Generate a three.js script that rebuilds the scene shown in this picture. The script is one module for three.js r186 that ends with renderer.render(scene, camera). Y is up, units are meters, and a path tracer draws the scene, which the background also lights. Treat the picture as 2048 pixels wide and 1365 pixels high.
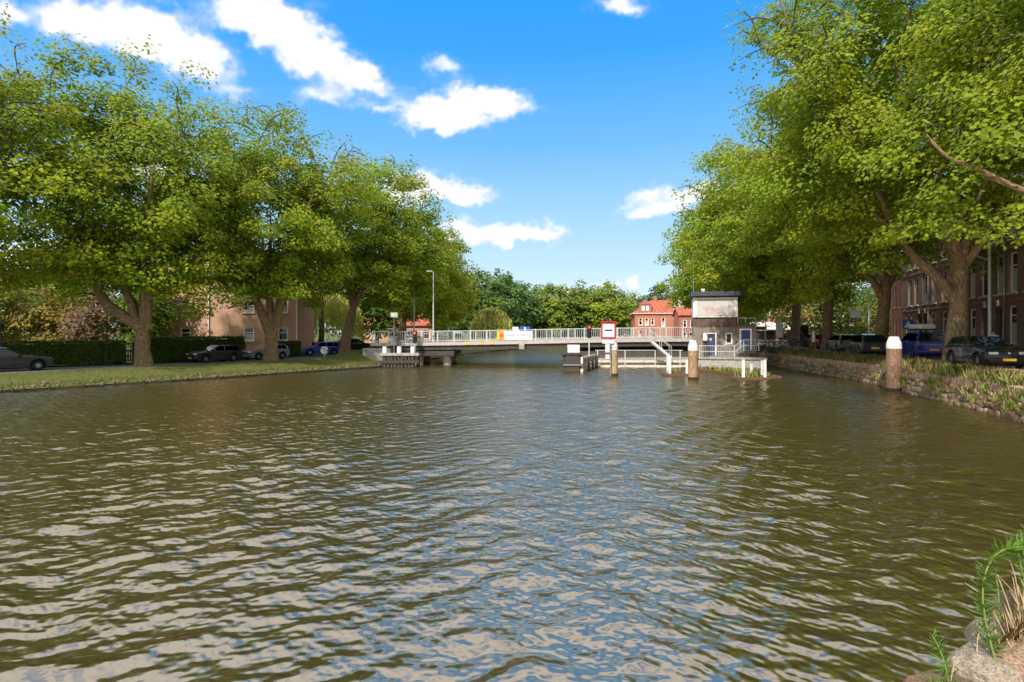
import * as THREE from 'three';
import { mergeGeometries } from 'three/addons/utils/BufferGeometryUtils.js';
import { RoundedBoxGeometry } from 'three/addons/geometries/RoundedBoxGeometry.js';
import { MarchingCubes } from 'three/addons/objects/MarchingCubes.js';
import { createNoise2D, createNoise3D } from 'simplex-noise';

// ---------------------------------------------------------------- camera, sky, sun, exposure
const EYE = 3.1, FOCAL = 1138, HORIZON = 665;         // metres above the water, pixels of the 2048 px photograph
const scene = new THREE.Scene();
const camera = new THREE.PerspectiveCamera(2 * Math.atan(682.5 / FOCAL) * 180 / Math.PI, 2048 / 1365, 0.1, 1500);
camera.position.set(0, EYE, 0);
camera.lookAt(0, EYE, -10);
camera.setViewOffset(2048, 1365, 0, 682.5 - HORIZON, 2048, 1365);
camera.updateProjectionMatrix();

const SUN_DIR = new THREE.Vector3(-0.40, 0.72, 0.57).normalize();
const sun = new THREE.DirectionalLight(new THREE.Color(1.0, 0.93, 0.88), 3.3);
sun.position.copy(SUN_DIR).multiplyScalar(200);
sun.castShadow = true;
sun.shadow.mapSize.set(4096, 4096);
Object.assign(sun.shadow.camera, { left: -110, right: 110, top: 110, bottom: -110, near: 1, far: 500 });
sun.shadow.radius = 2.5;
scene.add(sun, sun.target);
sun.target.position.set(0, 0, -50);

const renderer = new THREE.WebGLRenderer({ antialias: true });
renderer.toneMapping = THREE.LinearToneMapping;
renderer.toneMappingExposure = 1.66;
renderer.shadowMap.enabled = true;

// ---------------------------------------------------------------- random numbers and noise
function rng(seed) {
  let a = seed >>> 0;
  return () => { a |= 0; a = a + 0x6D2B79F5 | 0; let t = Math.imul(a ^ a >>> 15, 1 | a); t = t + Math.imul(t ^ t >>> 7, 61 | t) ^ t; return ((t ^ t >>> 14) >>> 0) / 4294967296; };
}
const n2 = createNoise2D(rng(11)), n3 = createNoise3D(rng(12));
const fbm2 = (x, y, o = 4) => { let s = 0, a = 0.5; for (let i = 0; i < o; i++) { s += a * n2(x, y); x *= 2.03; y *= 2.03; a *= 0.5; } return s; };
const fbm3 = (x, y, z, o = 4) => { let s = 0, a = 0.5; for (let i = 0; i < o; i++) { s += a * n3(x, y, z); x *= 2.03; y *= 2.03; z *= 2.03; a *= 0.5; } return s; };
const clamp = (x, a = 0, b = 1) => Math.min(b, Math.max(a, x));
const smooth = (a, b, x) => { const t = clamp((x - a) / (b - a)); return t * t * (3 - 2 * t); };
const lerp = (a, b, t) => a + (b - a) * t;
const srgb = (r, g, b) => new THREE.Color().setRGB(r / 255, g / 255, b / 255, THREE.SRGBColorSpace);
const lin = (r, g, b) => new THREE.Color().setRGB(r, g, b);

// ---------------------------------------------------------------- the sky: air and fair-weather clouds
{
  const w = 2688, h = 1344, data = new Float32Array(w * h * 4);
  // cumulus: [x, y, rx, ry, tilt, weight, flat base] as seen from the bank, in pixels of the photograph
  const clouds = [
    [215, 55, 130, 62, 0.10, 1.05, 0.4], [330, 90, 110, 62, 0.35, 1.05, 0.3], [400, 125, 80, 45, 0.45, 1.0, 0.3], [120, 30, 60, 40, 0, 0.75, 0],
    [10, 25, 42, 34, 0.2, 0.9, 0], [480, 30, 95, 42, 0.25, 1.05, 0.2], [570, 55, 95, 62, 0.5, 1.0, 0.2], [640, 125, 112, 56, 0.45, 1.05, 0.3], [730, 162, 74, 28, 0.35, 0.8, 0.2], [640, 192, 66, 24, 0.1, 0.6, 0],
    [885, 128, 46, 24, 0.2, 0.75, 0], [752, 217, 44, 14, 0, 0.66, 0.2], [925, 212, 112, 46, -0.05, 1.1, 0.3], [880, 240, 74, 34, 0.1, 1.0, 0.2], [1000, 210, 60, 26, 0.1, 0.75, 0.2],
    [870, 380, 85, 34, 0.05, 1.1, 0.8], [920, 395, 75, 26, 0.1, 1.05, 0.9], [800, 395, 70, 40, 0, 1.0, 0.6],
    [920, 465, 95, 32, 0.1, 0.85, 0.5], [1010, 478, 80, 22, 0.0, 0.9, 0.7], [1088, 470, 58, 26, 0, 1.05, 0.8],
    [1235, 8, 62, 28, 0.05, 0.95, 0.2], [1290, 392, 54, 20, -0.25, 0.95, 0.5], [1345, 410, 90, 26, -0.3, 0.8, 0.3], [1400, 380, 50, 22, -0.4, 0.85, 0], [1290, 425, 50, 16, 0, 0.5, 0],
    [1205, 574, 75, 11, 0, 0.75, 0.6], [1266, 567, 15, 8, 0, 0.8, 0.5], [1120, 580, 50, 9, 0, 0.55, 0.5], [470, 188, 60, 20, 0, 0.5, 0], [1365, -30, 60, 22, 0, 0.6, 0], [1470, 285, 60, 14, 0, 0.25, 0], [1330, 298, 30, 8, 0, 0.2, 0],
    [560, 270, 60, 20, 0, 0.22, 0], [1250, 218, 190, 4, 0.02, 0.16, 0], [1640, 120, 90, 40, 0.2, 0.6, 0], [1820, 250, 120, 50, 0.1, 0.8, 0.3], [300, 330, 130, 60, 0, 0.9, 0.4], [60, 520, 140, 60, 0, 0.95, 0.5], [1960, 480, 90, 40, 0, 0.7, 0.4],
  ];
  const stops = [[0, .64, .78, .90], [4, .56, .73, .89], [10, .36, .60, .86], [18, .15, .43, .82], [26, .045, .32, .79], [33, .025, .28, .76], [50, .022, .24, .68], [90, .018, .19, .58]];
  for (let j = 0; j < h; j++) {
    const el = ((j + 0.5) / h - 0.5) * Math.PI, deg = el * 180 / Math.PI;
    const sy = Math.sin(el), cy = Math.cos(el);
    let k = 0; while (k < stops.length - 2 && deg > stops[k + 1][0]) k++;
    const t = clamp((deg - stops[k][0]) / (stops[k + 1][0] - stops[k][0]));
    const base = [1, 2, 3].map((c) => lerp(stops[k][c], stops[k + 1][c], t));
    for (let i = 0; i < w; i++) {
      const o = (j * w + i) * 4;
      data[o + 3] = 1;
      if (deg < 0) { data[o] = .22; data[o + 1] = .25; data[o + 2] = .2; continue; }
      const az = ((i + 0.5) / w - 0.5) * 2 * Math.PI;
      const dx = cy * Math.cos(az), dz = cy * Math.sin(az);
      let dens = 0, shade = 0, inside = 0;
      if (dz < -0.25 && deg < 48) {
        const px = 1024 + FOCAL * dx / -dz, py = HORIZON - FOCAL * sy / -dz;
        inside = smooth(-260, -40, px) * (1 - smooth(2090, 2300, px)) * smooth(-190, -40, py);
        let close = false; if (inside > 0) for (const c of clouds) { const bx = (px - c[0]) / (c[2] * 1.5 + 28), by = (py - c[1]) / (c[3] * 1.5 + c[2] * Math.abs(c[4]) + 24); if (bx * bx + by * by < 1.6) { close = true; break; } }
        if (close) {
          const wx = px + 26 * fbm2(px / 90, py / 60 + 7, 4) + 9 * fbm2(px / 22 + 40, py / 17, 3), wy = py + 20 * fbm2(px / 80 + 31, py / 55, 4) + 7 * fbm2(px / 20, py / 16 + 9, 3);
          let f = 0;
          for (const [cx, cyy, rx, ry, tilt, wt, flat] of clouds) {
            let ux = wx - cx, uy = wy - cyy;
            const c = Math.cos(tilt), s = Math.sin(tilt);
            [ux, uy] = [(ux * c + uy * s) / rx, (-ux * s + uy * c) / ry];
            if (uy > 0) uy *= 1 + flat;
            const q = ux * ux + uy * uy;
            if (q < 2.2) f += wt * Math.exp(-q * 1.15);
          }
          if (f > 0.02) {
            const e = f + 0.26 * fbm2(px / 60, py / 40, 5) + 0.04 * n2(px / 9, py / 7);
            dens = smooth(0.08, 1.06, e) * clamp(f * 1.4) * inside;
            shade = .28 + 0.55 * fbm2(px / 70 + 3, py / 40, 4);
          }
        }
      }
      if (inside < 1) {                                // the same sort of clouds drifting over the rest of the sky
        const q = 1 / (sy + 0.12), ux = dx * q * 1.15, uz = dz * q * 1.15;
        const cover = fbm2(ux + 17.3, uz + 4.1, 5) + 0.25 * n2(ux * 0.35 + 3, uz * 0.35);
        const g = smooth(-0.60, -0.06, cover) * (1 - inside) * smooth(0, 0.05, sy);
        if (g > 0) { dens = Math.max(dens, g); shade = Math.max(shade, (1 - inside) * (0.28 + 0.55 * fbm2(ux * 2 + 9, uz * 2, 2))); }
      }
      const s = clamp(shade);
      const cl = [lerp(.94, 0.66, s), lerp(.93, 0.665, s), lerp(.95, 0.71, s)];
      for (let c = 0; c < 3; c++) data[o + c] = .775 * lerp(base[c], cl[c], dens);
    }
  }
  const sky = new THREE.DataTexture(data, w, h, THREE.RGBAFormat, THREE.FloatType);
  sky.mapping = THREE.EquirectangularReflectionMapping;
  sky.magFilter = sky.minFilter = THREE.LinearFilter;
  sky.needsUpdate = true;
  scene.background = sky;
  scene.environment = sky;
}

// ---------------------------------------------------------------- small kit
const V = (x, y, z) => new THREE.Vector3(x, y, z);
const at = (px, d, y = 0) => V((px - 1024) / FOCAL * d, y, -d);            // a pixel column at a known distance from the bank
const up = (py, d) => EYE - (py - HORIZON) / FOCAL * d;                     // the height that a pixel row means there
const taken = new Map();
function numbered(name) { const n = taken.get(name) ?? 0; taken.set(name, n + 1); return n ? `${name}_${String(n).padStart(3, '0')}` : name; }
function tag(o, label, category, group) { o.userData.label = label; o.userData.category = category; if (group) o.userData.group = group; return o; }
function thing(name, label, category, p = [0, 0, 0], turn = 0, group) {
  const o = new THREE.Group(); o.name = numbered(name); o.position.set(...p); o.rotation.y = turn; scene.add(o);
  return tag(o, label, category, group);
}
function copyOf(src, p, turn, label, group) {
  const o = src.clone(); o.name = numbered(src.name.replace(/_\d+$/, '')); o.userData = { ...src.userData };
  o.position.set(...p); o.rotation.y = turn; scene.add(o);
  if (label) o.userData.label = label; if (group) o.userData.group = group;
  return o;
}
function part(name, geo, mat, parent) {
  const m = new THREE.Mesh(Array.isArray(geo) ? merge(geo) : geo, mat); m.name = name; m.castShadow = m.receiveShadow = true; parent.add(m); return m;
}
function single(name, geo, mat, label, category, group) { const m = part(numbered(name), geo, mat, scene); return tag(m, label, category, group); }
function setting(name, geo, mat) { const m = part(numbered(name), geo, mat, scene); m.userData.kind = 'structure'; return m; }
function stuff(name, geo, mat, label, category, parent = scene) { const m = part(parent === scene ? numbered(name) : name, geo, mat, parent); m.userData.kind = 'stuff'; if (label && parent === scene) tag(m, label, category); else if (label) m.userData.label = label; return m; }
function merge(list) {
  const out = list.map((g) => { const q = g.index ? g.toNonIndexed() : g.clone(); for (const k of Object.keys(q.attributes)) if (!['position', 'normal', 'uv'].includes(k)) q.deleteAttribute(k); if (!q.attributes.uv) q.setAttribute('uv', new THREE.BufferAttribute(new Float32Array(q.attributes.position.count * 2), 2)); return q; });
  return out.length === 1 ? out[0] : mergeGeometries(out);
}
const place = (g, x = 0, y = 0, z = 0, rx = 0, ry = 0, rz = 0) => { g.applyMatrix4(new THREE.Matrix4().makeRotationFromEuler(new THREE.Euler(rx, ry, rz)).setPosition(x, y, z)); return g; };
const metres = (g) => { const p = g.attributes.position, n = g.attributes.normal, u = g.attributes.uv; for (let i = 0; i < p.count; i++) { const a = Math.abs(n.getX(i)), b = Math.abs(n.getY(i)), c = Math.abs(n.getZ(i)); if (a > b && a > c) u.setXY(i, p.getZ(i), p.getY(i)); else if (b > c) u.setXY(i, p.getX(i), p.getZ(i)); else u.setXY(i, p.getX(i), p.getY(i)); } return g; };
const box = (w, h, d, x = 0, y = 0, z = 0, rx = 0, ry = 0, rz = 0) => place(metres(new THREE.BoxGeometry(w, h, d)), x, y, z, rx, ry, rz);
const rbox = (w, h, d, r, x = 0, y = 0, z = 0, rx = 0, ry = 0, rz = 0) => place(metres(new RoundedBoxGeometry(w, h, d, 2, Math.min(r, w * .49, h * .49, d * .49))), x, y, z, rx, ry, rz);
const cyl = (r0, r1, h, x = 0, y = 0, z = 0, seg = 12, rx = 0, ry = 0, rz = 0) => { const g = new THREE.CylinderGeometry(r1, r0, h, seg), u = g.attributes.uv; for (let i = 0; i < u.count; i++) u.setXY(i, u.getX(i) * 6.283 * r0, u.getY(i) * h); return place(g, x, y, z, rx, ry, rz); };
function bar(a, b, r0, r1 = r0, seg = 8) {
  const d = b.clone().sub(a), g = new THREE.CylinderGeometry(r1, r0, d.length(), seg);
  g.applyQuaternion(new THREE.Quaternion().setFromUnitVectors(V(0, 1, 0), d.clone().normalize()));
  const m = a.clone().add(b).multiplyScalar(.5); g.translate(m.x, m.y, m.z); return g;
}
function beam(a, b, w, h) {                                                  // a squared timber from a to b
  const d = b.clone().sub(a), g = new THREE.BoxGeometry(w, h, d.length());
  g.applyMatrix4(new THREE.Matrix4().lookAt(b, a, V(0, 1, 0))); const m = a.clone().add(b).multiplyScalar(.5); g.translate(m.x, m.y, m.z); return g;
}
function tube(pts, radii, seg = 10, steps = 5, wob = 0, sd = 0) {           // tapered limb through points, uv in metres
  const curve = new THREE.CatmullRomCurve3(pts), n = (pts.length - 1) * steps, fr = curve.computeFrenetFrames(n);
  const pos = [], uv = [], idx = [], len = curve.getLength();
  for (let i = 0; i <= n; i++) {
    const t = i / n, u = t * (radii.length - 1), k = Math.min(radii.length - 2, Math.floor(u)), r = lerp(radii[k], radii[k + 1], u - k), c = curve.getPointAt(t);
    const k2 = Math.min(n, i);
    for (let j = 0; j <= seg; j++) {
      const a = j / seg * Math.PI * 2, ca = Math.cos(a), sa = Math.sin(a);
      const rr = r * (1 + wob * n3(ca * 1.3 + sd, sa * 1.3, t * len * .55));
      const N = fr.normals[k2], B = fr.binormals[k2];
      pos.push(c.x + (N.x * ca + B.x * sa) * rr, c.y + (N.y * ca + B.y * sa) * rr, c.z + (N.z * ca + B.z * sa) * rr);
      uv.push(j / seg * Math.max(.3, radii[0] * 6.28), t * len);
    }
  }
  for (let i = 0; i < n; i++) for (let j = 0; j < seg; j++) { const a = i * (seg + 1) + j, b = a + seg + 1; idx.push(a, a + 1, b, b, a + 1, b + 1); }
  const g = new THREE.BufferGeometry();
  g.setAttribute('position', new THREE.Float32BufferAttribute(pos, 3)); g.setAttribute('uv', new THREE.Float32BufferAttribute(uv, 2)); g.setIndex(idx); g.computeVertexNormals();
  return g;
}
function extrude(shape, depth, bevel = 0, segs = 2, curve = 8) { return new THREE.ExtrudeGeometry(shape, { depth, bevelEnabled: bevel > 0, bevelSize: bevel, bevelThickness: bevel, bevelOffset: -bevel, bevelSegments: segs, curveSegments: curve }); }
const poly = (pts) => new THREE.Shape(pts.map(([x, y]) => new THREE.Vector2(x, y)));
function paint(w, h, fn, opt = {}) {                                         // colour map from a function of texel, sRGB bytes
  const d = new Uint8Array(w * h * 4);
  for (let j = 0; j < h; j++) for (let i = 0; i < w; i++) { const c = fn(i / w, j / h); const o = (j * w + i) * 4; d[o] = clamp(c[0], 0, 255); d[o + 1] = clamp(c[1], 0, 255); d[o + 2] = clamp(c[2], 0, 255); d[o + 3] = 255; }
  const t = new THREE.DataTexture(d, w, h); t.magFilter = t.minFilter = THREE.LinearFilter; t.wrapS = t.wrapT = THREE.RepeatWrapping;
  t.colorSpace = opt.data ? THREE.NoColorSpace : THREE.SRGBColorSpace; if (opt.size) t.repeat.set(1 / opt.size[0], 1 / opt.size[1]); t.needsUpdate = true; return t;
}
// tileable noise for textures: simplex on a torus would be slow, so blend the four wrapped copies
const tile = (fn, u, v, s) => { const a = fn(u * s, v * s), b = fn((u - 1) * s, v * s), c = fn(u * s, (v - 1) * s), d = fn((u - 1) * s, (v - 1) * s); return lerp(lerp(a, b, u), lerp(c, d, u), v); };
const std = (color, roughness = .8, metalness = 0, extra = {}) => new THREE.MeshStandardMaterial({ color, roughness, metalness, ...extra });

// ---------------------------------------------------------------- materials
const speck = (base, amp, s, size, rough = .9, bump = 0) => {
  const t = paint(256, 256, (u, v) => { const a = tile((x, y) => fbm2(x, y, 5), u, v, s), b = tile((x, y) => fbm2(x + 50, y + 20, 3), u, v, 3); const k = 1 + amp * (a * 1.3 + b * .8); return base.map((c) => c * k); }, { size });
  const m = std(0xffffff, rough, 0, { map: t }); if (bump) { m.bumpMap = t; m.bumpScale = bump; } return m;
};
const M = {
  concrete: speck([150, 146, 138], .28, 9, [2, 2]),
  paleStone: speck([196, 188, 172], .2, 9, [2, 2]),
  white: speck([214, 210, 202], .13, 6, [1.5, 1.5], .7),
  timberDark: speck([62, 58, 52], .5, 7, [.5, 2], .9, .01),
  asphalt: speck([98, 95, 94], .2, 22, [3, 3]),
  paving: speck([150, 128, 112], .3, 12, [2.5, 2.5]),
  sand: speck([182, 158, 118], .3, 12, [2.5, 2.5]),
  stucco: speck([124, 114, 103], .16, 10, [2, 2]),
  brown: speck([92, 76, 66], .2, 6, [2, 2]),
  steelPale: std(srgb(196, 200, 196), .5, .2),
  steelGrey: std(srgb(120, 124, 124), .5, .3),
  fascia: speck([168, 162, 154], .22, 7, [2, .5], .75),
  girder: speck([62, 56, 54], .35, 6, [2, 2], .75),
  black: std(srgb(26, 27, 28), .55),
  rubber: std(srgb(24, 24, 25), .9),
  chrome: std(srgb(190, 192, 195), .25, .9),
  red: std(srgb(160, 32, 36), .6),
  signWhite: std(srgb(236, 234, 230), .6),
  blue: std(srgb(30, 78, 160), .5),
  navy: std(srgb(36, 58, 108), .55),
  yellow: std(srgb(214, 170, 40), .6),
  orange: std(srgb(226, 128, 40), .6),
  glass: new THREE.MeshPhysicalMaterial({ color: srgb(196, 206, 206), roughness: 0, transmission: 1, thickness: 0, ior: 1.5, side: THREE.DoubleSide }),
  room: std(srgb(176, 166, 150), .95),
  curtain: std(srgb(168, 170, 168), .9),
  frameWhite: std(srgb(236, 231, 220), .6),
  roofDark: std(srgb(52, 58, 66), .6),
  wood: speck([128, 96, 66], .4, 6, [.3, 1.5], .85),
};
M.glass.envMapIntensity = 1;
const brickWork = (a, b, joint, sx = 2.08, sy = 1.92) => paint(416, 384, (u, v) => {
  const row = Math.floor(v * 32), off = row % 2 ? .5 : 0, cx = u * 10 + off, col = Math.floor(cx) % 10, fx = cx - Math.floor(cx), fy = v * 32 - row;
  if (fx < .05 || fy < .16) { const k = 1 + .2 * n2(u * 60, v * 60); return joint.map((c) => c * k); }
  const t = clamp(.5 + .6 * n2(col * 3.7 + 11, row * 2.9)), k = 1 + .12 * n2(u * 90, v * 90) + .10 * tile((x, y) => fbm2(x, y, 3), u, v, 3);
  return a.map((c, i) => lerp(c, b[i], t) * k);
}, { size: [sx, sy] });
M.brickDark = std(0xffffff, .9, 0, { map: brickWork([106, 80, 67], [134, 101, 84], [120, 110, 100]) });
M.brickRed = std(0xffffff, .9, 0, { map: brickWork([148, 84, 68], [168, 104, 84], [150, 130, 116]) });
M.brickPink = std(0xffffff, .9, 0, { map: brickWork([176, 132, 104], [196, 152, 122], [186, 164, 142]) });
M.brickOrange = std(0xffffff, .9, 0, { map: brickWork([160, 92, 66], [182, 112, 82], [172, 142, 120]) });
M.roofTile = std(0xffffff, .85, 0, { map: paint(256, 256, (u, v) => { const r = Math.floor(v * 12), c = Math.floor(u * 14 + (r % 2) * .5), k = 1 + .22 * n2(c * 2.1, r * 3.3) - (v * 12 - r < .15 ? .35 : 0); return [172 * k, 92 * k, 68 * k]; }, { size: [4, 3.6] }) });
M.bark = std(0xffffff, .95, 0, {});
M.bark.map = paint(512, 512, (u, v) => {                                     // plane bark: flakes of tan, olive and grey
  const a = tile((x, y) => n2(x * 3, y * 1.5) + .5 * n2(x * 7, y * 3.5), u, v, 3), b = tile((x, y) => n2(x * 4 + 30, y * 2 + 9) + .4 * n2(x * 9, y * 5), u, v, 3), f = 1 + .22 * tile((x, y) => fbm2(x, y, 3), u, v, 30);
  let c = [122, 101, 74]; if (a > .32) c = [160, 136, 98]; else if (a < -.45) c = [90, 82, 52]; if (b > .55) c = [134, 124, 80]; else if (b < -.7) c = [98, 76, 58];
  return c.map((x) => x * f);
}, { size: [1.6, 2.4] });
M.bark.bumpMap = M.bark.map; M.bark.bumpScale = .02;
const leafMat = (rough = .92, trans = .55) => new THREE.MeshPhysicalMaterial({ color: 0xffffff, vertexColors: true, roughness: rough, side: THREE.DoubleSide, transmission: trans, thickness: 0, ior: 1.4, specularIntensity: .25 });
M.leaf = leafMat();
M.blade = new THREE.MeshStandardMaterial({ color: 0xffffff, vertexColors: true, roughness: .85, side: THREE.DoubleSide });

// ---------------------------------------------------------------- the canal: waterlines as (x, distance)
const leftLine = [[-75, -35], [-48, 0], [-37, 14.5], [-26, 28.9], [-20.1, 36.7], [-15.5, 44], [-11.5, 50.4], [-10.6, 54], [-9.6, 62], [-7, 76], [-3, 92], [3, 110], [6, 118]];
const rightLine = [[-40, -30], [-6, -2], [-1, .5], [1.2, 1.5], [2.05, 2.3], [4.6, 4.1], [9, 8], [14, 13.5], [17.6, 19.6], [20.5, 30], [21.8, 34.2], [22.9, 41.5], [24, 50], [24.6, 56], [24, 80], [20, 108], [17, 118]];
function resample(line, step) {
  const c = new THREE.CatmullRomCurve3(line.map(([x, d]) => V(x, 0, -d)), false, 'centripetal'), n = Math.ceil(c.getLength() / step);
  return c.getSpacedPoints(n);
}
const leftGround = (x, z) => { const d = -z; return .70 + .80 * smooth(47, 54, d) * smooth(-19, -13, x); };
function strip(points, outward, offs, heightAt, uvScale = 1) {              // a sheet along a line: offs(i, t) gives the offsets, heightAt the levels
  const pos = [], uv = [], idx = []; let cols = 0, run = 0;
  points.forEach((p, i) => {
    if (i) run += p.distanceTo(points[i - 1]);
    const t = i / (points.length - 1), o = outward(t, p), list = offs(t, p); cols = list.length;
    list.forEach((q) => { const x = p.x + o.x * q, z = p.z + o.z * q; pos.push(x, heightAt(q, x, z, t), z); uv.push(x * uvScale, z * uvScale); });
  });
  for (let i = 0; i < points.length - 1; i++) for (let j = 0; j < cols - 1; j++) { const a = i * cols + j, b = a + cols; idx.push(a, b, a + 1, b, b + 1, a + 1); }
  const g = new THREE.BufferGeometry();
  g.setAttribute('position', new THREE.Float32BufferAttribute(pos, 3)); g.setAttribute('uv', new THREE.Float32BufferAttribute(uv, 2)); g.setIndex(idx); g.computeVertexNormals();
  if (g.attributes.normal.getY(Math.floor(pos.length / 6)) < 0) { for (let k = 0; k < idx.length; k += 3) [idx[k + 1], idx[k + 2]] = [idx[k + 2], idx[k + 1]]; g.setIndex(idx); g.computeVertexNormals(); }
  return g;
}
const leftPts = resample(leftLine, 1.2), rightPts = resample(rightLine, 1.2);
const leftOut = () => V(-1, 0, -.35).normalize();
const rightOut = (t, p) => { const k = smooth(-4, 14, -p.z); return V(lerp(.35, 1, k), 0, lerp(.9, .12, k)).normalize(); };
const grassWidth = (p) => lerp(5.6, 6.9, smooth(28, 38, -p.z));

M.lawn = std(0xffffff, .95, 0, { map: paint(512, 512, (u, v) => {
  const a = tile((x, y) => fbm2(x, y, 5), u, v, 24), b = tile((x, y) => fbm2(x + 9, y + 3, 4), u, v, 5), k = 1 + .35 * a, t = clamp(.45 + .9 * b);
  return [lerp(72, 104, t) * k, lerp(86, 96, t) * k, lerp(24, 30, t) * k];
}, { size: [9, 9] }) });
M.dryGround = std(0xffffff, .95, 0, { map: paint(512, 512, (u, v) => {
  const a = tile((x, y) => fbm2(x, y, 5), u, v, 26), b = tile((x, y) => fbm2(x + 19, y + 31, 4), u, v, 5), k = 1 + .4 * a, t = clamp(.5 + 1.1 * b);
  return [lerp(176, 128, t) * k, lerp(150, 120, t) * k, lerp(98, 62, t) * k];
}, { size: [7, 7] }) });

const leftSlope = (q, x, z) => { const top = leftGround(x, z); return q < .12 ? .10 : q < 1.2 ? lerp(.13, .36, (q - .12) / 1.08) : lerp(.36, top, smooth(1.2, 4.2, q)); };
setting('canal_bank', strip(leftPts, leftOut, (t, p) => [.12, .5, 1.2, 2.2, 3.2, 4.2, grassWidth(p)], leftSlope), M.lawn);
setting('kerb', strip(leftPts, leftOut, (t, p) => [grassWidth(p) - .01, grassWidth(p), grassWidth(p) + .16, grassWidth(p) + .165], (q, x, z, t) => leftGround(x, z) + .02), M.paleStone);
setting('road', strip(leftPts, leftOut, (t, p) => [grassWidth(p) + .10, grassWidth(p) + 3, grassWidth(p) + 6.2], (q, x, z) => leftGround(x, z) - .09), M.asphalt);
setting('pavement', strip(leftPts, leftOut, (t, p) => [grassWidth(p) + 6.2, grassWidth(p) + 6.25, grassWidth(p) + 8.2], (q, x, z) => leftGround(x, z) + .01), M.paving);
setting('garden_ground', strip(leftPts, leftOut, (t, p) => [grassWidth(p) + 8.2, grassWidth(p) + 30, 420], () => .72), M.lawn);

const vergeTop = 1.50;
setting('canal_bank', strip(rightPts, rightOut, () => [.20, .55, 1.0, 1.6], (q) => lerp(1.16, vergeTop, smooth(.2, 1.4, q))), M.dryGround);
setting('pavement', strip(rightPts, rightOut, () => [1.6, 2.1, 2.6], () => vergeTop + .004), M.sand);
setting('road', strip(rightPts, rightOut, () => [2.6, 6, 10.2], () => vergeTop - .02), M.paving);
setting('pavement', strip(rightPts, rightOut, () => [10.2, 10.22, 420], () => vergeTop + .06), M.paving);
{ // the far side, where the canal bends away
  const g = new THREE.PlaneGeometry(1400, 500, 40, 20); g.rotateX(-Math.PI / 2); g.translate(0, .95, -366); setting('ground', g, M.lawn);
  setting('canal_bank', box(60, 1.6, .5, 8, .05, -116.2), M.lawn);
}

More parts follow.
